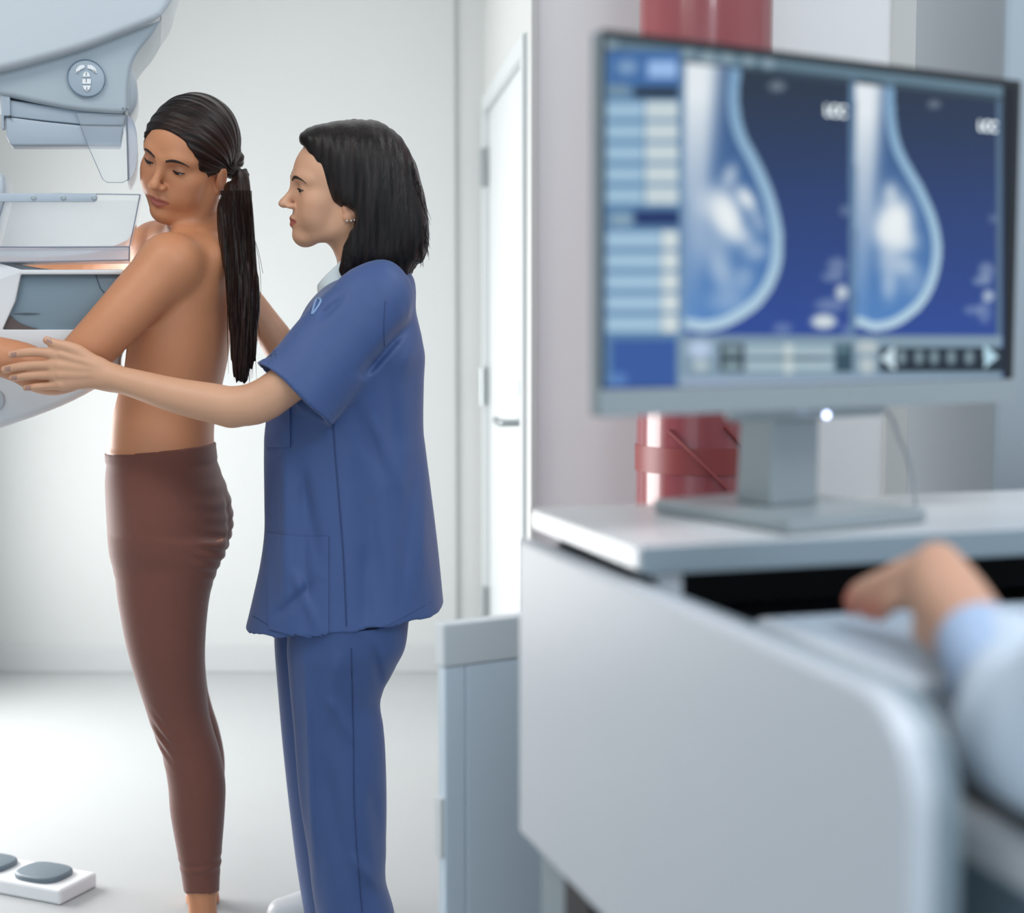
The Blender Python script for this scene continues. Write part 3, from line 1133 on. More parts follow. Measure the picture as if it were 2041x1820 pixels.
def paint(px, py):
    n = len(px)
    c = np.zeros((n, 3))
    tt = np.clip((py - 150) / 500, 0, 1)[:, None]
    top_, mid_, bot_ = srgb(38, 50, 66), srgb(40, 62, 112), srgb(44, 72, 146)
    c[:] = np.where(tt < .5, top_ + (mid_ - top_) * tt * 2, mid_ + (bot_ - mid_) * (tt - .5) * 2)

    def rect(x0, x1, y0, y1, col, s=2.0, a=1.0):
        w = np.clip((px - x0) / s, 0, 1) * np.clip((x1 - px) / s, 0, 1) * np.clip((py - y0) / s, 0, 1) * np.clip((y1 - py) / s, 0, 1) * a
        c[:] = c + (srgb(*col) - c) * w[:, None]

    def blob(x, y, rx, ry, col, a=1.0, rot=0.0, hard=1.0):
        dx, dy = px - x, py - y
        ca, sa = math.cos(rot), math.sin(rot)
        q = ((dx * ca + dy * sa) / rx) ** 2 + ((-dx * sa + dy * ca) / ry) ** 2
        w = np.exp(-q ** hard) * a
        c[:] = c + (srgb(*col) - c) * w[:, None]

    def scan(outer, x0, y0, y1, band, blobs, pect):
        O = spline(outer, 8)
        ys, xs = O[:, 1], O[:, 0]
        # outline as a closed region to the left edge x0
        k = int(np.argmax(xs))
        inside = np.zeros(n, bool)
        dist = np.full(n, 1e9)
        for i in range(len(O) - 1):
            a, b = O[i], O[i + 1]
            ba = b - a
            t = np.clip(((px - a[0]) * ba[0] + (py - a[1]) * ba[1]) / (ba @ ba + 1e-9), 0, 1)
            dist = np.minimum(dist, np.hypot(px - a[0] - t * ba[0], py - a[1] - t * ba[1]))
        poly = np.vstack([O, [[x0, O[-1, 1]], [x0, O[0, 1]]]])
        j = len(poly) - 1
        for i in range(len(poly)):
            xi, yi = poly[i]; xj, yj = poly[j]
            if yi != yj:
                cr = ((yi > py) != (yj > py)) & (px < (xj - xi) * (py - yi) / (yj - yi) + xi)
                inside ^= cr
            j = i
        m = inside & (px > x0)
        f = np.clip((py - y0) / (y1 - y0), 0, 1)
        tis = srgb(48, 76, 118) + (srgb(82, 130, 190) - srgb(48, 76, 118)) * f[:, None]
        c[m] = tis[m]
        keep = c.copy()
        for (bx, by, rx, ry, a, rot) in blobs:
            blob(bx, by, rx, ry, (232, 238, 240), a, rot, 1.3)
        # bright muscle strip at the chest side, fading downwards
        fa = np.clip((py - y0) / (y1 - y0), 0, 1)
        wd_ = pect * (1 - 0.65 * fa)
        w = np.exp(-np.maximum(px - x0 - wd_ * .5, 0) ** 2 / (2 * (wd_ * .32) ** 2)) * np.clip(1.15 - 1.15 * fa, 0.10, 1)
        c[:] = c + (srgb(225, 233, 238) - c) * w[:, None]
        c[~m] = keep[~m] if False else c[~m]
        wb = np.clip((band - dist) / 3.0, 0, 1) * m
        fb = np.clip((py - y0) / (y1 - y0), 0, 1)[:, None]
        bc = srgb(120, 158, 192) + (srgb(176, 204, 222) - srgb(120, 158, 192)) * fb
        c[:] = c + (bc - c) * wb[:, None]
        return m

    base = c.copy()
    o1 = [(1478, 120), (1473, 200), (1484, 262), (1518, 330), (1546, 400), (1560, 475), (1552, 545), (1518, 605), (1462, 645), (1410, 660), (1366, 656)]
    o2 = [(1783, 165), (1785, 235), (1800, 300), (1843, 378), (1868, 440), (1877, 500), (1866, 562), (1840, 610), (1792, 648), (1745, 660), (1712, 650)]
    b1 = [(1430, 405, 40, 38, .7, 0), (1452, 440, 26, 42, 1.0, -.5), (1448, 425, 22, 34, .9, -.4), (1455, 350, 15, 24, .6, .3), (1487, 396, 15, 28, .95, -.6), (1478, 470, 26, 18, .55, .3),
          (1510, 440, 16, 30, .4, -.5), (1505, 500, 26, 20, .45, 0), (1440, 545, 22, 40, .42, -.3), (1482, 555, 20, 26, .35, .3), (1425, 480, 36, 60, .4, 0), (1450, 600, 42, 25, .3, 0)]
    b2 = [(1775, 385, 14, 22, .6, 0), (1788, 440, 30, 44, 1.0, 0), (1785, 450, 24, 34, .9, 0), (1765, 460, 26, 38, .8, 0), (1800, 480, 30, 26, .75, .3), (1775, 520, 26, 34, .55, 0), (1805, 530, 20, 20, .5, 0), (1772, 570, 16, 30, .45, 0), (1820, 560, 30, 30, .25, 0), (1775, 430, 40, 60, .35, 0)]
    m1 = scan(o1, 1366, 120, 650, 23, b1, 78)
    keep1 = c.copy(); c[:] = base; c[m1] = keep1[m1]
    base = c.copy()
    m2 = scan(o2, 1706, 160, 650, 20, b2, 62)
    keep2 = c.copy(); c[:] = base; c[m2] = keep2[m2]
    # divider, frame lines
    rect(1692, 1706, 130, 668, (96, 128, 160))
    rect(1356, 1367, 120, 668, (118, 150, 180))
    rect(1985, 1998, 190, 680, (84, 108, 132))
    # top bar follows the upper edge
    t = py - (62 + 0.1225 * (px - 1200))
    w = (np.clip(t / 3, 0, 1) * np.clip((34 - t) / 3, 0, 1))[:, None]
    c[:] = c + (srgb(96, 122, 138) - c) * w
    w = (np.clip((6 - t) / 4, 0, 1))[:, None]
    c[:] = c + (srgb(28, 38, 48) - c) * w
    w = (np.clip((t - 34) / 3, 0, 1) * np.clip((44 - t) / 3, 0, 1) * (px > 1360))[:, None]
    c[:] = c + (srgb(60, 78, 92) - c) * w
    for x in (1218, 1372, 1412, 1450, 1492, 1532):
        blob(x, 62 + .1225 * (x - 1200) + 24, 13, 12, (150, 172, 182), .7, 0, 3)
    # left list panel
    rect(1204, 1357, 105, 770, (88, 126, 164))
    rect(1212, 1357, 100, 172, (62, 104, 160))
    rect(1288, 1352, 118, 158, (150, 185, 232), 6)
    blob(1250, 134, 22, 16, (140, 170, 200), .8, 0, 2)
    rect(1262, 1354, 172, 196, (34, 48, 66)); blob(1232, 180, 26, 14, (120, 145, 160), .8, 0, 3)
    for k in range(5):
        y = 202 + k * 42.5
        rect(1206, 1284, y, y + 36, (154, 187, 210), 4); rect(1284, 1354, y - 2, y + 37, (196, 210, 214), 4)
    rect(1262, 1354, 418, 450, (30, 50, 100)); blob(1238, 438, 28, 14, (140, 166, 182), .85, 0, 3)
    for k in range(5):
        y = 460 + k * 42.0
        rect(1206, 1318, y, y + 36, (158, 190, 214), 4); rect(1316, 1354, y - 2, y + 37, (205, 216, 218), 4)
    rect(1218, 1349, 676, 772, (54, 88, 156)); blob(1232, 756, 20, 14, (100, 140, 195), .7, 0, 3)
    # tool strip
    rect(1350, 1998, 668, 782, (126, 150, 168))
    rect(1356, 1990, 752, 782, (150, 168, 190))
    blob(1395, 696, 26, 18, (190, 208, 235), .9, 0, 2)
    blob(1397, 728, 17, 12, (185, 198, 202), .9, 0, 2)
    rect(1434, 1484, 684, 742, (34, 44, 56))
    for y in (688, 718):
        rect(1440, 1478, y, y + 22, (128, 152, 160), 4); rect(1484, 1662, y, y + 23, (160, 182, 192), 3); rect(1562, 1582, y - 4, y + 28, (190, 204, 206), 3)
    rect(1484, 1662, 712, 716, (30, 40, 52), 1)
    rect(1664, 1700, 684, 742, (50, 76, 92)); blob(1680, 696, 13, 10, (110, 140, 150), .7, 0, 2)
    blob(1728, 692, 24, 14, (186, 196, 198), .9, 0, 3); blob(1728, 728, 17, 18, (186, 196, 198), .9, 0, 3)
    rect(1752, 2000, 692, 742, (30, 42, 54))
    for x in (1797, 1832, 1862, 1896, 1932):
        blob(x, 712, 10, 16, (128, 150, 158), .9, 0, 3)
    for x in (1792, 1827):
        blob(x, 684, 9, 10, (128, 150, 158), .8, 0, 3)
    ar = (np.abs(py - 714) < (px - 1755) * .85) & (px < 1784) & (px > 1755)
    c[ar] = srgb(200, 222, 232)
    ar = (np.abs(py - 711) < (1990 - px) * .85) & (px > 1962) & (px < 1990)
    c[ar] = srgb(180, 214, 230)
    # dark margin at the right edge
    rect(1998, 2060, 60, 900, (26, 32, 40), 3)
    # soft annotations
    for (x, y, rx, ry, a) in ((1549, 172, 18, 11, .4), (1862, 208, 14, 9, .35), (1684, 420, 10, 12, .3), (1979, 436, 9, 10, .25), (1678, 583, 13, 16, .9), (1970, 590, 12, 13, .7),
                              (1668, 530, 20, 18, .35), (1660, 552, 24, 10, .35), (1655, 608, 32, 14, .35), (1642, 641, 26, 15, 1.0), (1686, 658, 9, 10, .3),
                              (1966, 540, 16, 18, .4), (1958, 560, 20, 10, .4), (1940, 618, 20, 10, .3), (1962, 622, 14, 24, .3), (1560, 655, 20, 12, .3)):
        blob(x, y, rx, ry, (205, 216, 220), a, 0, 3)
    return c / 255.0


NU, NV = 330, 270
zs0, zs1 = zc + 0.0008, zt_ - 0.0062
ug = np.linspace(0.005, uw - 0.011, NU + 1); vg = np.linspace(zs0, zt_ - 0.0095, NV + 1)
UU, VV = np.meshgrid(ug, vg)
P3 = np.array([list(MO(0, 0.0018, 0))]) + UU.ravel()[:, None] * np.array(list(mu)) + VV.ravel()[:, None] * np.array([0, 0, 1.0])
sx, sy_ = proj(P3)
colr = paint(sx, sy_)
lin = np.where(colr <= 0.04045, colr / 12.92, ((colr + 0.055) / 1.055) ** 2.4)
idx = np.arange((NU + 1) * (NV + 1)).reshape(NV + 1, NU + 1)
Q = np.stack([idx[:-1, :-1].ravel(), idx[:-1, 1:].ravel(), idx[1:, 1:].ravel(), idx[1:, :-1].ravel()], 1)
m_scrn = bpy.data.materials.new('lit_display'); m_scrn.use_nodes = True
nt = m_scrn.node_tree
pb = nt.nodes['Principled BSDF']
pb.inputs['Base Color'].default_value = (0.004, 0.004, 0.005, 1); pb.inputs['Roughness'].default_value = 0.35; pb.inputs['Specular IOR Level'].default_value = 0.15
at = nt.nodes.new('ShaderNodeAttribute'); at.attribute_name = 'tint'
nt.links.new(at.outputs['Color'], pb.inputs['Emission Color'])
pb.inputs['Emission Strength'].default_value = 0.88
scr = np_mesh('display', P3, Q, m_scrn, mon, color=lin)
# the small view markings on the two scans
m_txt = mat('screen_text', (215, 222, 222), 0.5, emit=(222, 228, 226))
for (x, y, s) in ((1641, 230, 0.0165), (1947, 260, 0.0165)):
    cu_ = bpy.data.curves.new('marking', 'FONT'); cu_.body = 'LCC'; cu_.size = s; cu_.extrude = 0.0002
    t_ = bpy.data.objects.new('marking_tmp', cu_); COL.objects.link(t_)
    bpy.context.view_layer.update()
    me = bpy.data.meshes.new_from_object(t_.evaluated_get(bpy.context.evaluated_depsgraph_get()))
    bpy.data.objects.remove(t_)
    u_, z_ = on_screen(x, y)
    Mx = Matrix(((mu.x, 0, mv.x, 0), (mu.y, 0, mv.y, 0), (0, 1, 0, 0), (0, 0, 0, 1)))
    me.transform(Matrix.Translation(MO(u_, 0.0024, z_)) @ Mx)
    tx = link('marking', me, m_txt, scr)


# ------------------------------------------------------------------ people
m_skin_p = mat('skin_patient', (206, 142, 104), 0.48, sss=0.10, noise=0.03, nscale=30, attr='tint', bump=0.05, bscale=500)
m_skin_n = mat('skin_nurse', (200, 155, 128), 0.48, sss=0.10, noise=0.03, nscale=30, attr='tint', bump=0.05, bscale=500)
m_hair_p = hair_mat('hair_dark_brown', (14, 8, 7), (52, 33, 26), 0.42)
m_hair_n = hair_mat('hair_black', (8, 7, 8), (36, 27, 25), 0.40)
m_legg = mat('leggings_brown', (116, 70, 58), 0.75, noise=0.05, nscale=60, bump=0.1, bscale=900, sheen=0.3, spec=0.3)
m_scrub = mat('scrub_blue', (58, 83, 134), 0.55, noise=0.03, nscale=40, bump=0.12, bscale=1400, sheen=0.15, spec=0.45)
m_scrub_e = mat('scrub_seam', (44, 64, 110), 0.6)
m_brow = mat('brow_hair', (44, 28, 22), 0.7)
m_lash = mat('lash_black', (22, 14, 12), 0.5)
m_nail_p = mat('nail_polish', (172, 134, 122), 0.25)
m_white_c = mat('white_cotton', (214, 224, 226), 0.7)


def skin_tint(V, base, heads, seed=0.0):
    c = np.tile(np.array(s2l(base)), (len(V), 1))
    for h, near in heads:
        L = h.loc(V)
        ok = (np.abs(L) < 0.16).all(1)
        m = h.lip_mask(L) * ok
        c = c * (1 - m[:, None]) + np.array(s2l((172, 96, 82))) * m[:, None]
        # cheeks, nose and ears run a little redder
        for q in (1, -1):
            g = np.exp(-(((L - np.array([q * .040, .060, -.018])) / .022) ** 2).sum(1)) * .30 * ok
            c = c * (1 - g[:, None]) + np.array(s2l((204, 128, 104))) * g[:, None]
            g = np.exp(-(((L - np.array([q * .075, -.006, -.015])) / .022) ** 2).sum(1)) * .30 * ok
            c = c * (1 - g[:, None]) + np.array(s2l((210, 120, 95))) * g[:, None]
        # made-up lids
            g = np.exp(-(((L - np.array([q * .031, .082, .024])) / np.array([.014, .014, .006])) ** 2).sum(1)) * .55 * ok
            c = c * (1 - g[:, None]) + np.array(s2l((150, 98, 80))) * g[:, None]
    return c


def face_details(h, bvh, parent, open_=0.5, look=0.0, mbrow=None):
    """eyes (almond surfaces following the eyeball), lashes and brows"""
    mbrow = mbrow or m_brow
    m_eye = mat('eye_white', (205, 196, 190), 0.15)
    m_iris = mat('iris_brown', (48, 28, 20), 0.1)
    M_ = h.M * h.s
    for q in (1, -1):
        ctr = np.array([q * .031, .0695, .019]); R = np.array([.0144, .0144, .0134])

        def onball(x, z):
            dx, dz = (x) / R[0], (z) / R[2]
            y = math.sqrt(max(1 - dx * dx - dz * dz, 0.01))
            return ctr + np.array([x, R[1] * y, z])
        # almond outline
        top = []; bot = []
        n = 14
        for i in range(n + 1):
            t = -1 + 2 * i / n
            x = t * .0122
            k = (1 - t * t) ** 0.8
            zt_l = -.0025 + (.0075 * open_ - .0015) * k + (-t * q * -.0010)
            zb_l = -.0028 - .0042 * k * (0.5 + .5 * open_) + (-t * q * -.0010)
            top.append((x, zt_l)); bot.append((x, zb_l))
        b = bmesh.new(); rows = []
        for j in range(5):
            f = j / 4
            rows.append([b.verts.new(h.w(onball(tx, tz * (1 - f) + bz * f))) for (tx, tz), (bx, bz) in zip(top, bot)])
        for j in range(4):
            for i in range(n):
                b.faces.new((rows[j][i], rows[j][i + 1], rows[j + 1][i + 1], rows[j + 1][i]))
        o = obj_bm('eye', b, [m_eye, m_iris], parent, True)
        ix, iz = look * .004, -.0035
        for f in o.data.polygons:
            c_ = np.mean([np.array(o.data.vertices[k].co) for k in f.vertices], 0)
            L = h.loc(c_[None])[0] - ctr
            if math.hypot(L[0] - ix, (L[2] - iz) * 1.0) < .0062:
                f.material_index = 1
        obj_bm('eyelashes', tube([h.w(onball(x * 1.08, z + .0006) + np.array([0, .0006, 0])) for x, z in top], [(.0005 + .0010 * math.sin(math.pi * min(1, max(0, (i + 1) / (n + 2))))) * h.s for i in range(n + 1)], 6), m_lash, parent, True)
        obj_bm('eyelashes', tube([h.w(onball(x, z)) for x, z in bot], .00045 * h.s, 5), m_lash, parent, True)
        # brow
        pts = [(q * .012, .036), (q * .022, .0405), (q * .034, .0415), (q * .044, .0375), (q * .050, .0315)]
        wv = [.0026, .0032, .0028, .0018, .0006]
        S = spline([(x, z, w_) for (x, z), w_ in zip(pts, wv)], 5)
        A_, N_ = drape(bvh, [h.w((x, .14, z)) for x, z, w_ in S], [h.dirw((0, -1, 0))] * len(S), 0.0002)
        b = bmesh.new(); rows = []
        upl = Vector(h.M[:, 2])
        for a_, n_, (x, z, w_) in zip(A_, N_, S):
            if a_ is None: continue
            w_ = w_ * h.s
            rows.append([b.verts.new(a_ + upl * w_ * k1 + n_ * k2) for k1, k2 in ((-1, -.0004), (-.5, .0007), (.5, .0007), (1, -.0004))])
        for i in range(len(rows) - 1):
            for k in range(3):
                b.faces.new((rows[i][k], rows[i][k + 1], rows[i + 1][k + 1], rows[i + 1][k]))
            b.faces.new((rows[i][3], rows[i][0], rows[i + 1][0], rows[i + 1][3]))
        obj_bm('eyebrow', b, mbrow, parent, True)


def wav(X, Z, Y, s=1.0):
    return (np.sin(X * 31 * s + 1.7 * np.sin(Z * 5 + 1)) * np.cos(Z * 7 * s + Y * 9) + 0.6 * np.sin(X * 57 * s - Z * 12 + Y * 20 + 2) * np.sin(Z * 9 + X * 6)
            + 0.5 * np.sin(Y * 40 + Z * 14 * s + X * 13))


def strands_along(V, a, b):
    """strand coordinates: across = angle round the a-b axis, along = distance from a"""
    ax = np.array(b, float) - np.array(a, float); ax /= np.linalg.norm(ax)
    d = V - np.array(a, float)
    al = d @ ax
    e1 = np.cross(ax, [0, 0.3, 1.0]); e1 /= np.linalg.norm(e1); e2 = np.cross(ax, e1)
    ang = np.arctan2(d @ e1, d @ e2)
    return np.stack([np.cos(ang) * .09, al, np.sin(ang) * .09], 1)


# ================================================================== the patient
YP = 3.10
pat = empty('person', (P(400, 1700, YP).x, YP, 0), 'barefoot patient with a long dark ponytail, bare back and brown leggings, at the machine', 'person')
HP = Head((-.643, 3.075, 1.555), 25, 21, 22, 1.035, .90, .92)

torso = rows_px([(915, 222, 424, .128), (895, 220, 423, .128), (860, 224, 423, .122), (820, 232, 427, .118), (780, 242, 437, .118), (740, 252, 446, .122), (700, 258, 453, .128),
                 (650, 263, 457, .136), (600, 270, 457, .142), (550, 282, 452, .145), (515, 298, 446, .138), (488, 326, 438, .095), (468, 350, 430, .050)], YP)
near_leg = [(900, 222, 422, .15), (950, 219, 437, .165), (1000, 221, 455, .175), (1050, 223, 460, .178), (1100, 226, 450, .170)]
legN = rows_px([(1075, 228, 452, .085, 3.02), (1110, 229, 444, .086, 3.02), (1140, 232, 430, .085, 3.02), (1200, 239, 414, .083, 3.02), (1300, 259, 406, .076, 3.02), (1400, 290, 411, .066, 3.03), (1450, 306, 421, .060, 3.03),
                (1500, 325, 436, .056, 3.03), (1560, 337, 447, .055, 3.03), (1620, 342, 446, .052, 3.03), (1700, 356, 440, .044, 3.03), (1760, 366, 436, .037, 3.03), (1815, 372, 436, .034, 3.03), (1850, 366, 442, .036, 3.03), (1885, 372, 446, .036, 3.03)], 3.02)
legF = [(z, cx * 1.055 - .001, rx * 1.03, cy + .175, ry) for z, cx, rx, cy, ry in legN]
hips = rows_px([(905, 222, 422, .130), (950, 219, 437, .160), (1000, 221, 454, .172), (1050, 224, 459, .174), (1090, 228, 450, .165), (1120, 236, 440, .140)], YP)

g = Vol(axis([-1.16, -0.84, .0045], [-0.84, -0.55, .0019], [-0.55, -0.48, .004]),
        axis([2.80, 2.92, .0045], [2.92, 3.20, .0022], [3.20, 3.46, .006]),
        axis([-0.01, 0.93, .007], [0.93, 1.40, .0036], [1.40, 1.76, .0019]))
g.add(stack(torso, 2.2))
# shoulder blade, spine groove, collar and shoulders
g.add(ell(P(402, 545, 3.035), (.040, .050, .065)), .03)
g.add(chain(*C((438, 510, 3.04, .030), (404, 480, 3.09, .034), (390, 440, 3.12, .038))), .035)
g.add(chain(*C((396, 475, 3.115, .050), (386, 440, 3.115, .045), (384, 405, 3.105, .044), (392, 350, 3.10, .048))), .03)
g.add(chain(*C((382, 484, 3.08, .030), (345, 518, 2.99, .042))), .03)
g.add(chain(*C((370, 460, 3.13, .030), (325, 480, 3.22, .042))), .03)
g.add(ell(P(340, 527, 2.975), (.056, .052, .056)), .025)
g.add(ell(P(311, 494, 3.25), (.050, .050, .050)), .02)
# slanting neck muscle
g.add(chain(*C((410, 400, 3.12, .024), (412, 430, 3.12, .026), (422, 470, 3.10, .032))), .02)
g.add(chain(*C((418, 400, 3.085, .009), (392, 436, 3.07, .009), (356, 468, 3.05, .011))), .02)
# near arm
nearA = C((335, 528, 2.970, .056), (290, 578, 2.950, .054), (232, 640, 2.925, .0495), (175, 700, 2.911, .046), (132, 738, 2.906, .042), (85, 742, 2.906, .041), (40, 722, 2.908, .039), (-30, 704, 2.895, .035), (-110, 690, 2.87, .029), (-150, 684, 2.86, .026))
g.add(chain(*nearA), .018)
g.add(ell(P(104, 752, 2.915), (.024, .022, .024)), .02)
# near hand closed on the machine's grip
for k, (dy, r_) in enumerate(((-24, .010), (-8, .0105), (8, .010), (24, .009))):
    g.add(chain(*C((-165, 684 + dy * .6, 2.855, .012), (-205, 684 + dy, 2.84, .011), (-232, 686 + dy, 2.835, r_), (-255, 690 + dy, 2.84, r_))), .008)
g.add(chain(*C((-150, 684, 2.86, .026), (-190, 686, 2.85, .024))), .02)
g.add(chain(*C((-165, 660, 2.86, .012), (-195, 645, 2.85, .011), (-215, 640, 2.84, .010))), .01)
# far arm, raised behind the machine
g.add(chain(*C((309, 497, 3.25, .048), (268, 518, 3.33, .044), (190, 540, 3.40, .040), (80, 545, 3.43, .036), (-40, 540, 3.43, .033), (-130, 540, 3.43, .027))), .03)
HP.build(g)
# jaw to neck
g.add(stack(hips, 2.1, off=-.007), .02)
g.add(stack(legN, 2.0, off=-.0045), .02)
g.add(stack(legF, 2.0, off=-.0045), .02)
for dY in (0, .175):
    g.add(chain(*C((412, 1888 - dY * 70, 3.03 + dY, .026), (372, 1888 - dY * 70, 3.01 + dY, .026), (332, 1902 - dY * 70, 2.99 + dY, .020), (296, 1908 - dY * 70, 2.98 + dY, .012))), .02)
    g.add(ell(P(430, 1892 - dY * 70, 3.04 + dY), (.024, .028, .024)), .015)
g.cut(lambda X, Y, Z: 0.002 - Z)
Vp, Qp = g.mesh(); del g
col_ = skin_tint(Vp, (202, 138, 99), [(HP, True)])
# underside of hair line gets no paint; body is one skin
obody = np_mesh('body', Vp, Qp, m_skin_p, pat, color=col_)
bv = bvh_of(Vp, Qp)
face_details(HP, bv, pat, open_=0.45, look=-.3)

# hair cap drawn back to a low ponytail
tie = P(481, 352, 3.10)
def hair_cap(h, grow=.0075):
    s = h.s
    return [h.E((0, -.014, .048 - .06 * (1 - h.top)), (.073 + grow, .094 + grow, .089 * h.top + grow)), h.E((0, .028, .048), (.060 + grow, .054 + grow, .056 + grow))]
g = Vol(axis([-.79, -.51, .0021]), axis([2.90, 3.24, .0022]), axis([1.30, 1.76, .0021]))
for p_ in hair_cap(HP):
    g.add(p_, .012)
g.add(HP.T([(.020, -.080, .010), (.040, -.100, -.010)], [.045, .022]), .03)
g.add(chain(*C((455, 352, 3.10, .026), (484, 350, 3.10, .012))), .02)
g.sub(ell(HP.w((0, .128, -.026)), np.array([.112, .100, .128]) * HP.s, HP.M), .004)
# opened behind and below the ears
Mh = HP.M; oh = HP.o
def below(X, Y, Z):
    x, y, z = X - oh[0], Y - oh[1], Z - oh[2]
    ly = Mh[0, 1] * x + Mh[1, 1] * y + Mh[2, 1] * z
    lz = Mh[0, 2] * x + Mh[1, 2] * y + Mh[2, 2] * z
    return (.004 - lz + np.minimum(ly + .01, 0) * .62 + np.minimum(ly + .07, 0) * .2) * .8
g.cut(below)
# combed ridges
def comb(X, Y, Z):
    x, y, z = X - tie.x, Y - tie.y, Z - tie.z
    a = np.arctan2(z + .4 * x, y + 0 * x)
    return .0010 * np.sin(a * 26) + .0006 * np.sin(a * 61 + 1)
g.warp(comb)
V, Qh = g.mesh(); del g
ax_ = np.array(HP.w((0, .04, .03)))
np_mesh('hair', V, Qh, m_hair_p, pat, strand=strands_along(V, list(tie), list(ax_)))

tail = rows_px([(338, 474, 492, .012, 3.08), (352, 466, 496, .018, 3.065), (375, 446, 499, .024, 3.05), (410, 436, 503, .026, 3.03), (450, 434, 506, .026, 3.02), (500, 441, 508, .025, 3.01), (560, 452, 513, .024, 3.00),
                (610, 456, 517, .023, 3.00), (660, 459, 514, .021, 3.00), (700, 461, 509, .018, 3.00), (735, 465, 502, .014, 3.00), (762, 472, 490, .006, 3.00)], 3.02)
g = Vol(axis([-.63, -.47, .0017]), axis([2.96, 3.13, .0017]), axis([1.05, 1.60, .0035]))
g.add(stack(tail, 2.0))
g.warp(lambda X, Y, Z: .0014 * np.sin(X * 900 + 5 * np.sin(Z * 13)) * np.clip((1.52 - Z) * 4, 0.2, 1) + .0022 * np.sin(X * 290 + 3 * np.sin(Z * 9 + 1) + Y * 120))
V, Qh = g.mesh(); del g
tl = np_mesh('ponytail', V, Qh, m_hair_p, pat, strand=np.stack([V[:, 0] * 1.6, V[:, 2], V[:, 1] * 1.6], 1))
rng = np.random.default_rng(3)
b = bmesh.new()
for k in range(70):
    x0 = rng.uniform(440, 504); x1 = 452 + (x0 - 436) * .75 + rng.normal(0, 5); ye = rng.uniform(640, 772)
    yy = rng.uniform(2.975, 3.02)
    pts = [P(x0 + (x1 + 12 - x0) * t + 3 * math.sin(t * 5 + k), 380 + (ye - 380) * t, yy + .01 * math.sin(t * 3 + k)) for t in np.linspace(0, 1, 12)]
    tb = tube(pts, [.0007] * 9 + [.0006, .0004, .0002], 4)
    me = bpy.data.meshes.new('t'); tb.to_mesh(me); tb.free(); b.from_mesh(me); bpy.data.meshes.remove(me)
for L in ([(500, 440), (508, 480), (516, 520), (520, 570), (518, 600)], [(486, 345), (496, 372), (500, 430)], [(505, 470), (515, 500), (524, 545)]):
    Yh = 3.02 if L[0][0] > 400 else 3.12
    tb = tube([P(x, y, Yh) for x, y in spline(L, 5)], .0004, 4)
    me = bpy.data.meshes.new('t'); tb.to_mesh(me); tb.free(); b.from_mesh(me); bpy.data.meshes.remove(me)
o = obj_bm('loose_strands', b, m_hair_p, tl, True)
# hair tie
tag(obj_bm('hair_tie', tube([tie + Vector((0.001, 0, -0.004)) + Vector((math.cos(a) * .006, math.sin(a) * .017, math.sin(a) * .0 + math.cos(a) * -.016)) for a in np.linspace(0, 2 * math.pi, 21)], .0035, 8), m_lash, tl, True), 'black hair tie')

# leggings
g = Vol(axis([-.90, -.50, .0034]), axis([2.88, 3.36, .0045]), axis([.055, 1.03, .0038]))
g.add(stack(torso, 2.2, off=.0042))
g.add(stack(hips, 2.1, off=.0012), .01)
g.add(stack(legN, 2.0, off=.0012), .02)
g.add(stack(legF, 2.0, off=.0012), .02)
g.sub(chain(*C((470, 1000, 3.09, .010), (474, 1080, 3.09, .016), (440, 1130, 3.09, .022), (420, 1190, 3.09, .02))), .025)
# creases under the seat, behind the knee and at the ankle
def crease(cx, cz, sx, sz, tilt, amp, per):
    def f(X, Y, Z):
        u = (X - cx); v = (Z - cz)
        w = np.exp(-(u / sx) ** 2 - (v / sz) ** 2)
        return amp * w * np.sin((v + tilt * u) * 2 * math.pi / per)
    return f
q1 = P(420, 1110, 2.95); q2 = P(320, 1475, 2.97); q3 = P(400, 1735, 2.98); q4 = P(425, 1010, 2.95)
g.warp(crease(q1.x, q1.z, .035, .055, 0.45, .0026, .024))
g.warp(crease(q4.x, q4.z, .05, .06, 0.25, .0011, .030))
g.warp(crease(q2.x, q2.z, .022, .045, 1.2, .0028, .030))
g.warp(crease(q3.x, q3.z, .06, .016, -0.1, .0022, .022))
wl, wr = P(216, 905, 3.03), P(424, 890, 2.99)
slope_w = (wr.z - wl.z) / (wr.x - wl.x)
zank = P(400, 1775, 3.03).z
g.cut(lambda X, Y, Z: np.maximum(Z - (wl.z + slope_w * (X - wl.x)), (zank - .006 * np.sin((X + .6) * 50)) - Z))
V, Q_ = g.mesh(); del g
lg = np_mesh('leggings', V, Q_, m_legg, pat)

# ================================================================== the nurse
YN = 3.0
nur = empty('person', (P(690, 1700, YN).x, YN, 0), 'nurse with a dark bob in blue scrubs, holding the patient\'s elbow', 'person')
HN = Head((-.331, 3.0, 1.478), 75, 0, 8, 1.03, .80)

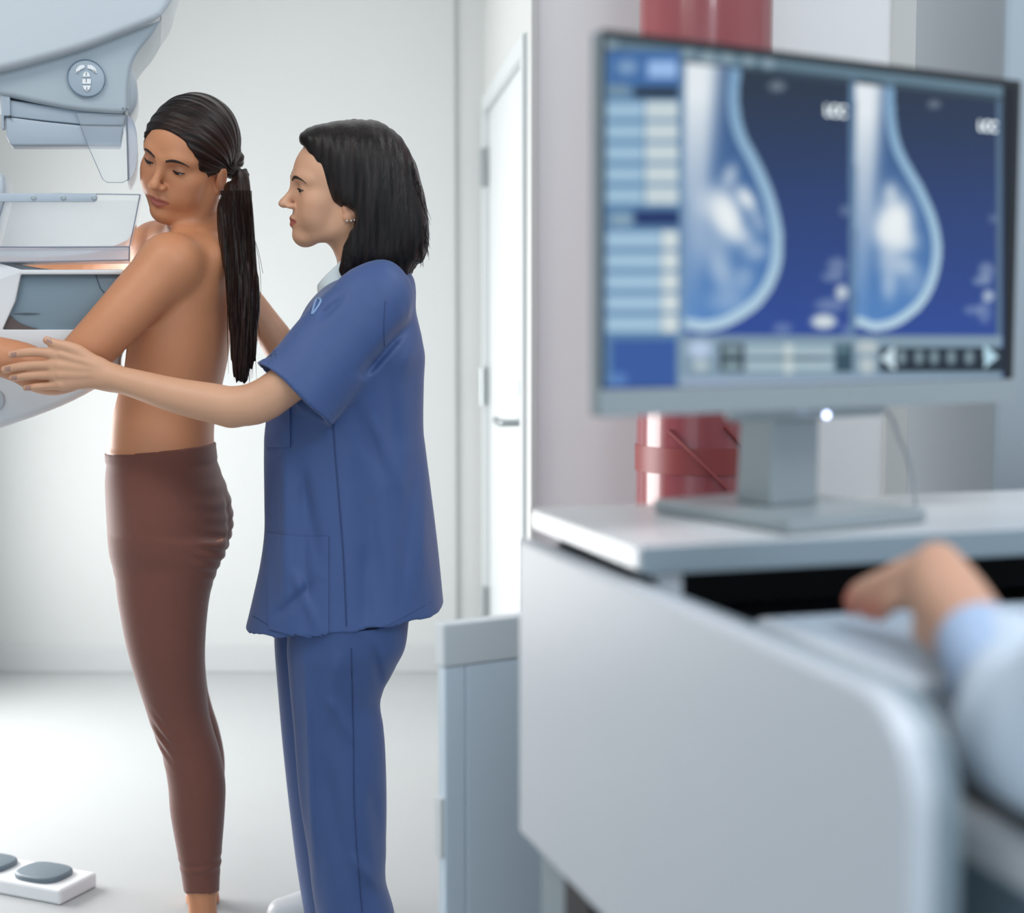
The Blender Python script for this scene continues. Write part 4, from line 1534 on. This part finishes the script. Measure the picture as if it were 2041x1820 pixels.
g = Vol(axis([-1.06, -.85, .0019], [-.85, -.48, .0035], [-.48, -.27, .0019], [-.27, -.15, .004]),
        axis([2.75, 2.92, .0019], [2.92, 3.09, .0020], [3.09, 3.26, .006]),
        axis([-.01, 1.08, .009], [1.08, 1.22, .0019], [1.22, 1.36, .004], [1.36, 1.68, .0019]))
HN.build(g)
g.add(chain(*C((735, 560, 3.0, .060), (722, 510, 3.0, .050), (706, 460, 3.0, .050), (712, 410, 3.0, .052))), .03)
tN = rows_px([(1220, 590, 790, .11), (1100, 570, 810, .14), (900, 570, 820, .125), (800, 565, 820, .13), (700, 575, 825, .15), (620, 630, 810, .15), (580, 660, 800, .11), (555, 690, 790, .07)], YN)
g.add(stack(tN, 2.2), .03)
nA = C((735, 620, 2.89, .046), (670, 700, 2.848, .040), (580, 760, 2.812, .038), (520, 800, 2.81, .039), (466, 810, 2.812, .037), (420, 803, 2.815, .0365), (345, 787, 2.825, .032), (270, 765, 2.838, .0265), (215, 751, 2.848, .0235))
g.add(chain(*nA), .02)
g.add(ell(P(462, 828, 2.815), (.020, .024, .019)), .015)
# far arm reaching to the patient's back
fA = C((735, 600, 3.13, .050), (660, 690, 3.16, .045), (597, 735, 3.17, .040), (545, 668, 3.17, .034), (505, 608, 3.16, .028), (484, 572, 3.15, .022))
g.add(chain(*fA), .02)
for k_ in range(4):
    x_ = 474 + k_ * 7
    g.add(chain(*C((484, 566, 3.15, .013), (x_ - 2, 540, 3.15 + k_ * .006, .010), (x_ - 6, 505 + k_ * 4, 3.155 + k_ * .006, .0075))), .008)
# near hand laid over the patient's elbow
YH = 2.845
g.add(chain(*C((215, 751, 2.848, .0225), (185, 742, YH, .0215), (150, 738, YH - .004, .0205), (122, 736, YH - .004, .0185)), sy=.62), .014)
for (x, y) in ((108, 706), (100, 728), (104, 749), (118, 768)):
    g.add(chain(*C((195, 742 + (y - 738) * .45, YH - .002, .014), (x + 8, y, YH - .004, .0105)), sy=.8), .012)
fing = [((112, 707, .0098), (80, 702, .0088), (50, 703, .0082), (22, 708, .0068)),
        ((106, 728, .0098), (70, 728, .0090), (38, 731, .0084), (9, 737, .0070)),
        ((108, 748, .0094), (75, 748, .0086), (48, 750, .0080), (24, 753, .0066)),
        ((120, 767, .0086), (92, 769, .0078), (72, 771, .0070), (52, 773, .0060))]
for k, q_ in enumerate(fing):
    g.add(chain(*C(*[(x, y, YH - .006 + (.004 if i == 3 else 0) + k * .003 * (i > 0), r) for i, (x, y, r) in enumerate(q_)])), .004)
g.add(chain(*C((190, 728, YH, .0135), (160, 703, YH - .004, .0125), (135, 692, YH - .006, .0110), (112, 686, YH - .006, .0095), (93, 678, YH - .006, .0070))), .008)
# tendons
for x, y in ((112, 707), (106, 728), (108, 748)):
    g.add(chain(*C((185, 742 + (y - 738) * .5, YH - .0150, .0026), (x + 10, y, YH - .0140, .0030))), .008)
legs0 = rows_px([(1240, 600, 780, .09, 2.93), (1400, 600, 745, .075, 2.93), (1600, 620, 745, .06, 2.93), (1800, 650, 745, .045, 2.93), (1905, 660, 735, .042, 2.93)], 2.93)
g.add(stack(legs0, 2.0), .01)
g.add(stack([(z, cx - .03, rx, cy + .17, ry) for z, cx, rx, cy, ry in legs0], 2.0), .01)
g.cut(lambda X, Y, Z: 0.03 - Z)
Vn, Qn = g.mesh(); del g
nb = np_mesh('body', Vn, Qn, m_skin_n, nur, color=skin_tint(Vn, (212, 162, 130), [(HN, True)]))
bvn = bvh_of(Vn, Qn)
face_details(HN, bvn, nur, open_=0.65, look=1.0)
# nails
for (x, y, a_, m_) in ((98, 679, -2.9, m_nail_p), (15, 735, 3.1, m_white), (28, 753, 3.1, m_white), (56, 773, 3.1, m_nail_p), (27, 707, 3.1, m_nail_p)):
    ca, sa = math.cos(a_), math.sin(a_)
    drape_px('fingernail', bvn, lambda u, v, x=x, y=y, ca=ca, sa=sa: (x + (u - .5) * 11 * ca - (v - .5) * 9 * sa * (1 - .4 * u), y + (u - .5) * 11 * sa + (v - .5) * 9 * (1 - .3 * u)), 4, 4, .0005, m_nail_p, nur, .0002)
m_pearl = mat('stud_silver', (225, 225, 228), 0.1, metal=0.6)
for (x, y) in ((692, 440), (700, 439.5), (706, 438)):
    h_, n_ = drape(bvn, [CAM], [ray(x, y)], 0.0012)
    if h_[0] is not None:
        bm = bmesh.new(); bmesh.ops.create_uvsphere(bm, u_segments=12, v_segments=8, radius=.0022, matrix=Matrix.Translation(h_[0]))
        obj_bm('earring', bm, m_pearl, nur, True)

# bob: crown, sides and nape, parted and falling to the collar
g = Vol(axis([-.46, -.13, .0021]), axis([2.88, 3.12, .0023]), axis([1.28, 1.69, .0021]))
hair_rows = rows_px([(560, 726, 808, .050, 3.0), (545, 684, 822, .072, 3.0), (520, 688, 842, .085, 3.0), (480, 704, 854, .092, 3.0), (440, 700, 853, .094, 3.0), (400, 655, 847, .095, 3.0), (360, 632, 838, .095, 3.0),
                     (330, 620, 829, .094, 3.0), (300, 607, 816, .088, 3.0), (278, 600, 802, .078, 3.0), (260, 612, 784, .062, 3.0), (247, 655, 764, .040, 3.0), (240, 690, 745, .015, 3.0)], 3.0)
g.add(stack(hair_rows, 3.2))
# front locks that swing in under the ear
for sgn in (-1, 1):
    g.add(chain([P(x, y, 3.0 + sgn * dd) for x, y, dd in ((735, 300, .070), (742, 380, .082), (728, 450, .080), (708, 500, .072), (690, 540, .062))], [.022, .026, .024, .022, .014], sy=.7), .015)
g.sub(ell(HN.w((0, .118, -.012)), np.array([.125, .100, .116]) * HN.s, HN.M), .004)
# ear and cheek window on the near side
g.sub(ell(P(684, 436, 2.92), (.024, .030, .022)), .008)
Ppart = P(700, 255, 2.96)
def comb2(X, Y, Z):
    return .0006 * np.sin(X * 420 + 9 * (Z - 1.3) + Y * 60) + .0008 * np.sin(X * 150 + Z * 20 + Y * 90)
g.warp(comb2)
# ragged hem
g.cut(lambda X, Y, Z: (1.322 + .05 * np.clip((X + .38) / .2, 0, 1) * 0 + .004 * np.sin(X * 260) + .003 * np.sin(X * 610 + Y * 200) + np.clip(X + .215, 0, 1) * 1.1) - Z)
V, Qh = g.mesh(); del g
# parting groove is drawn by the strand field: strands run down from the parting
crown = np.array(list(P(735, 250, 3.0)))
dxy = V - crown
np_mesh('hair', V, Qh, m_hair_n, nur, strand=np.stack([V[:, 0] * 1.5 + (V[:, 2] - 1.3) * -.25, V[:, 2], V[:, 1] * 1.5], 1))
b = bmesh.new()
for k in range(60):
    y0 = rng.uniform(300, 420); x0 = np.interp(y0, [300, 330, 360, 400, 440], [812, 826, 836, 845, 851]) - rng.uniform(0, 14)
    x1 = 850 + rng.uniform(-12, 10); y1 = rng.uniform(470, 545) - max(0, x1 - 840) * 1.6
    yy = 2.965 + rng.uniform(-.03, .03)
    pts = [P(x0 + (x1 - x0) * (t ** 1.2), y0 + (y1 - y0) * t, yy) for t in np.linspace(0, 1, 8)]
    tb = tube(pts, [.0008] * 6 + [.0005, .0002], 4)
    me = bpy.data.meshes.new('t'); tb.to_mesh(me); tb.free(); b.from_mesh(me); bpy.data.meshes.remove(me)
for k in range(46):
    x1 = rng.uniform(690, 846); y1 = 548 + rng.uniform(-4, 14) - max(0, x1 - 812) * 1.5
    if x1 < 720: y1 = 545
    pts = [P(x1 + 4 * (1 - t), y1 - 60 * (1 - t), 2.945 + .01 * math.sin(k)) for t in np.linspace(0, 1, 5)]
    tb = tube(pts, [.0008, .0008, .0007, .0005, .0002], 4)
    me = bpy.data.meshes.new('t'); tb.to_mesh(me); tb.free(); b.from_mesh(me); bpy.data.meshes.remove(me)
obj_bm('hair_tips', b, m_hair_n, nur, True)

# scrub tunic
tun = rows_px([(546, 700, 806, .050), (556, 672, 812, .085), (575, 645, 816, .125), (605, 618, 822, .160), (640, 600, 831, .172), (680, 582, 840, .172), (712, 566, 846, .168), (760, 548, 844, .160), (850, 533, 843, .155), (900, 531, 848, .158),
               (1000, 532, 859, .165), (1060, 531, 866, .170), (1120, 522, 873, .176), (1180, 508, 880, .182), (1245, 492, 888, .190), (1330, 470, 895, .2)], YN)
g = Vol(axis([-.56, -.12, .0031]), axis([2.72, 3.24, .0034]), axis([.60, 1.37, .0031]))
sl0 = P(735, 612, 2.872); sl1 = P(583, 787, 2.812)
ax_s = (sl1 - sl0).normalized()
sl2 = sl1 + ax_s * .03
g.add(chain([sl0 + Vector((.015, .02, .02)), sl0, (sl0 + sl1) / 2, sl1, sl2], [.066, .072, .081, .090, .093], sy=.66, m=3))
slF0 = P(735, 600, 3.13); slF1 = P(640, 700, 3.165)
nf = (slF1 - slF0).normalized()
g.add(chain([slF0, (slF0 + slF1) / 2, slF1, slF1 + nf * .045], [.066, .070, .075, .078], sy=.8))
g.cut(lambda X, Y, Z: np.where(Y < 3.0, (X - sl1.x) * ax_s.x + (Y - sl1.y) * ax_s.y + (Z - sl1.z) * ax_s.z, (X - slF1.x) * nf.x + (Y - slF1.y) * nf.y + (Z - slF1.z) * nf.z))
# hollow cuff
g.sub(chain([sl1 - ax_s * .05, sl1, sl2 + ax_s * .02], [.060, .0740, .080], sy=.56), .002)
g.add(stack(tun, 2.3), .022)
# yoke over the shoulder
g.add(chain(*C((770, 575, 3.0, .05), (745, 600, 2.9, .062))), .03)
def folds(X, Y, Z):
    near = np.clip((3.02 - Y) * 6, 0, 1)
    f = .0030 * wav(X, Z * .45, Y, 1.0)
    # drag lines from the armpit down the back
    for (x0, z0, x1, z1, w_, a_) in AR:
        dx, dz = x1 - x0, z1 - z0
        L = math.hypot(dx, dz)
        t = ((X - x0) * dx + (Z - z0) * dz) / L / L
        d = ((X - x0) * dz - (Z - z0) * dx) / L
        f = f + 1.5 * a_ * np.exp(-(d / w_) ** 2) * np.clip(t * 4, 0, 1) * np.clip((1.05 - t) * 2.5, 0, 1) * near
    return f
def ar(x0, y0, x1, y1, w_, a_):
    p0, p1 = P(x0, y0, 2.85), P(x1, y1, 2.85)
    return (p0.x, p0.z, p1.x, p1.z, w_, a_)
AR = [ar(600, 930, 640, 1130, .012, .005), ar(770, 700, 800, 1150, .014, .004), ar(820, 900, 800, 1220, .012, .004), ar(540, 1240, 640, 1150, .010, .005), ar(720, 755, 815, 640, .010, .010), ar(700, 800, 770, 960, .016, .005), ar(835, 640, 800, 760, .012, -.004), ar(700, 850, 770, 1250, .018, .005), ar(845, 900, 840, 1200, .010, -.004), ar(740, 820, 800, 1000, .014, -.004),
      ar(560, 860, 575, 1240, .014, -.006), ar(600, 900, 620, 1270, .012, .004), ar(585, 1130, 640, 1250, .010, -.004), ar(860, 1050, 868, 1200, .008, .004), ar(640, 640, 690, 590, .008, .004), ar(725, 1080, 735, 1270, .012, .004)]
g.warp(folds)
h0, h1 = P(492, 1245, YN), P(885, 1207, YN)
sl_h = (h1.z - h0.z) / (h1.x - h0.x)
g.cut(lambda X, Y, Z: (h0.z + sl_h * (X - h0.x) + .002 * np.sin(X * 90)) - Z)
# neck opening
g.sub(chain(*C((700, 545, 3.0, .052), (722, 520, 3.0, .052))), .004)
Vt, Qt = g.mesh(); del g
tunic = np_mesh('scrub_top', Vt, Qt, m_scrub, nur)
bt = bvh_of(Vt, Qt)
drape_px('chest_pocket', bt, lambda u, v: (536 + 44 * u - 3 * v * (1 - u), 800 + 92 * v), 22, 34, .0016, m_scrub, tunic, .0022, True)
drape_px('lower_pocket', bt, lambda u, v: (534 + 4 * (1 - u) * v + 121 * u, 1062 + 8 * math.sin(u * 2.2) + 192 * v + 14 * u * v), 40, 60, .0018, m_scrub, tunic, .0016, True)
drape_line('seam', bt, [(664, 846), (668, 900), (676, 1000), (684, 1100), (688, 1180), (692, 1284)], .0016, m_scrub_e, tunic, .0004)
drape_line('seam', bt, [(768, 600), (765, 650), (766, 690)], .0008, m_scrub_e, tunic, .0002)
drape_line('seam', bt, [(505, 1228), (560, 1258), (640, 1268), (690, 1270), (760, 1252), (860, 1200)], .0007, m_scrub_e, tunic, .0002)
drape_line('pen_clip', bt, [(622, 628), (628, 606), (634, 596), (640, 600), (634, 612), (624, 626)], .0022, mat('trim_pale_blue', (130, 160, 200), 0.4), tunic, .001)
# undershirt collar in the neckline
g = Vol(axis([-.42, -.25, .002]), axis([2.92, 3.08, .0025]), axis([1.24, 1.36, .002]))
g.add(chain(*C((690, 575, 3.0, .056), (705, 530, 3.0, .054))))
g.sub(chain(*C((690, 580, 3.0, .051), (712, 500, 3.0, .0505))))
ck = P(650, 566, 2.96)
g.cut(lambda X, Y, Z: Z - (ck.z + .018 + (X - ck.x) * .9))
V, Q_ = g.mesh(); del g
np_mesh('undershirt', V, Q_, m_white_c, nur)

# trousers
tr1 = rows_px([(1230, 575, 815, .115, 2.93), (1290, 572, 806, .110, 2.93), (1330, 575, 786, .100, 2.93), (1395, 582, 757, .088, 2.93), (1450, 588, 762, .084, 2.93), (1500, 592, 766, .082, 2.93), (1600, 600, 769, .080, 2.93), (1700, 615, 770, .078, 2.93),
               (1760, 622, 768, .078, 2.93), (1820, 632, 786, .082, 2.93), (1890, 640, 800, .085, 2.93), (1930, 645, 802, .085, 2.93)], 2.93)
tr2 = rows_px([(1230, 546, 815, .10, 3.08), (1290, 546, 790, .095, 3.08), (1395, 556, 740, .085, 3.08), (1500, 566, 740, .08, 3.08), (1600, 577, 740, .08, 3.08), (1700, 591, 745, .078, 3.08), (1820, 612, 750, .08, 3.08), (1880, 616, 755, .082, 3.08)], 3.08)
g = Vol(axis([-.50, -.14, .0032]), axis([2.80, 3.22, .0038]), axis([.02, .75, .0036]))
g.add(stack(tr2, 2.1))
g.add(stack(tr1, 2.1), .012)
AR2 = [ar(610, 1290, 625, 1800, .010, -.006), ar(660, 1380, 700, 1480, .012, -.005), ar(640, 1500, 690, 1760, .016, .006), ar(745, 1280, 758, 1400, .008, .006), ar(735, 1560, 765, 1780, .012, .005), ar(680, 1290, 650, 1450, .012, -.004), ar(700, 1700, 760, 1790, .010, -.004)]
def folds2(X, Y, Z):
    near = np.clip((3.0 - Y) * 6, 0, 1)
    f = .0032 * wav(X, Z * .5, Y, 1.0)
    for (x0, z0, x1, z1, w_, a_) in AR2:
        dx, dz = x1 - x0, z1 - z0
        L = math.hypot(dx, dz)
        t = ((X - x0) * dx + (Z - z0) * dz) / L / L
        d = ((X - x0) * dz - (Z - z0) * dx) / L
        f = f + 1.5 * a_ * np.exp(-(d / w_) ** 2) * np.clip(t * 4, 0, 1) * np.clip((1.05 - t) * 2.5, 0, 1) * near
    return f
g.warp(folds2)
V, Q_ = g.mesh(); del g
trs = np_mesh('scrub_trousers', V, Q_, m_scrub, nur)
btr = bvh_of(V, Q_)
drape_line('seam', btr, [(700, 1292), (703, 1400), (705, 1500), (706, 1600), (712, 1700), (722, 1818)], .0013, m_scrub_e, trs, .0003)
# shoes
for dx_, yy in ((0, 2.93), (-.035, 3.09)):
    hx = P(715, 1900, 2.93).x + dx_
    g = Vol(axis([hx - .20, hx + .09, .005]), axis([yy - .07, yy + .07, .005]), axis([-.005, .10, .005]))
    g.add(chain([(hx + .03, yy, .045), (hx - .05, yy, .040), (hx - .14, yy - .005, .026)], [.045, .042, .030]))
    g.cut(lambda X, Y, Z: .001 - Z)
    V, Q_ = g.mesh(); del g
    np_mesh('shoe', V, Q_, m_white, nur)

# ================================================================== the operator's arm at the console
opr = empty('person', D(0.55, 0.8, 0.0), 'operator in a white coat, only a forearm and hand reaching over the desk', 'person')
g = Vol(axis([.27, .47, .0022], [.47, 1.02, .007]), axis([.80, 1.08, .007], [1.08, 1.52, .0022]), axis([.72, .93, .004], [.93, 1.08, .0022], [1.08, 1.30, .008]))
wr_ = (1948, 1280, 1.30)
g.add(chain(*C((2060, 1440, 1.08, .024), (2000, 1345, 1.16, .025), (1950, 1275, 1.225, .0255))), .0)
g.add(chain(*C((1950, 1275, 1.225, .0255), (1915, 1215, 1.28, .029), (1880, 1160, 1.32, .027), (1868, 1130, 1.34, .022))), .02)
g.add(chain(*C((1935, 1265, 1.24, .023), (1890, 1225, 1.29, .023), (1850, 1185, 1.335, .020))), .02)
fo = [((1868, 1122, 1.34, .0115), (1815, 1128, 1.375, .0100), (1765, 1152, 1.40, .0092), (1712, 1176, 1.425, .0080), (1696, 1196, 1.43, .0070)),
      ((1850, 1140, 1.335, .0115), (1795, 1148, 1.37, .0100), (1745, 1172, 1.395, .0092), (1708, 1200, 1.415, .0078), (1700, 1214, 1.42, .0068)),
      ((1845, 1165, 1.33, .0110), (1795, 1172, 1.365, .0098), (1755, 1195, 1.385, .0088), (1730, 1220, 1.395, .0072)),
      ((1848, 1185, 1.32, .0100), (1805, 1192, 1.345, .0088), (1775, 1205, 1.36, .0078), (1752, 1226, 1.37, .0064))]
for f_ in fo:
    g.add(chain(*C(*f_)), .006)
g.add(chain(*C((1925, 1275, 1.235, .018), (1895, 1285, 1.26, .014), (1865, 1278, 1.285, .011), (1838, 1262, 1.305, .009))), .012)
V, Q_ = g.mesh(); del g
cc_ = np.tile(np.array(s2l((196, 150, 124))), (len(V), 1))
for (x, y, yy) in ((1696, 1196, 1.43), (1700, 1214, 1.42), (1730, 1220, 1.395), (1752, 1226, 1.37)):
    p_ = np.array(list(P(x, y, yy)))
    w_ = np.exp(-(((V - p_) / .014) ** 2).sum(1))[:, None] * .75
    cc_ = cc_ * (1 - w_) + np.array(s2l((190, 92, 74))) * w_
np_mesh('body', V, Q_, m_skin_n, opr, color=cc_)
m_coat = mat('coat_white', (190, 202, 214), 0.7, bump=0.1, bscale=600)
m_cuff = mat('shirt_blue', (162, 182, 210), 0.7, bump=0.1, bscale=600)
g = Vol(axis([.26, 1.06, .004]), axis([.78, 1.34, .004]), axis([.74, 1.30, .004]))
g.add(chain(*C((1985, 1282, 1.215, .036), (2035, 1385, 1.14, .046), (2085, 1450, 1.08, .054), (2300, 1330, .98, .060), (2700, 1100, .92, .070))))
g.add(chain(*C((1992, 1475, 1.08, .030), (2070, 1490, 1.04, .042))), .03)
g.warp(lambda X, Y, Z: .0015 * wav(X * 2, Z * 2, Y))
pc = P(1962, 1290, 1.218); pd_ = (P(2010, 1400, 1.13) - pc).normalized()
g.cut(lambda X, Y, Z: -((X - pc.x) * pd_.x + (Y - pc.y) * pd_.y + (Z - pc.z) * pd_.z) + .018)
V, Q_ = g.mesh(); del g
slv = np_mesh('coat_sleeve', V, Q_, m_coat, opr)
g = Vol(axis([.29, .50, .003]), axis([1.04, 1.30, .003]), axis([.86, 1.06, .003]))
g.add(chain(*C((1945, 1262, 1.235, .035), (1985, 1345, 1.165, .036))))
g.cut(lambda X, Y, Z: -((X - pc.x) * pd_.x + (Y - pc.y) * pd_.y + (Z - pc.z) * pd_.z) - .004)
V, Q_ = g.mesh(); del g
np_mesh('shirt_cuff', V, Q_, m_cuff, opr)
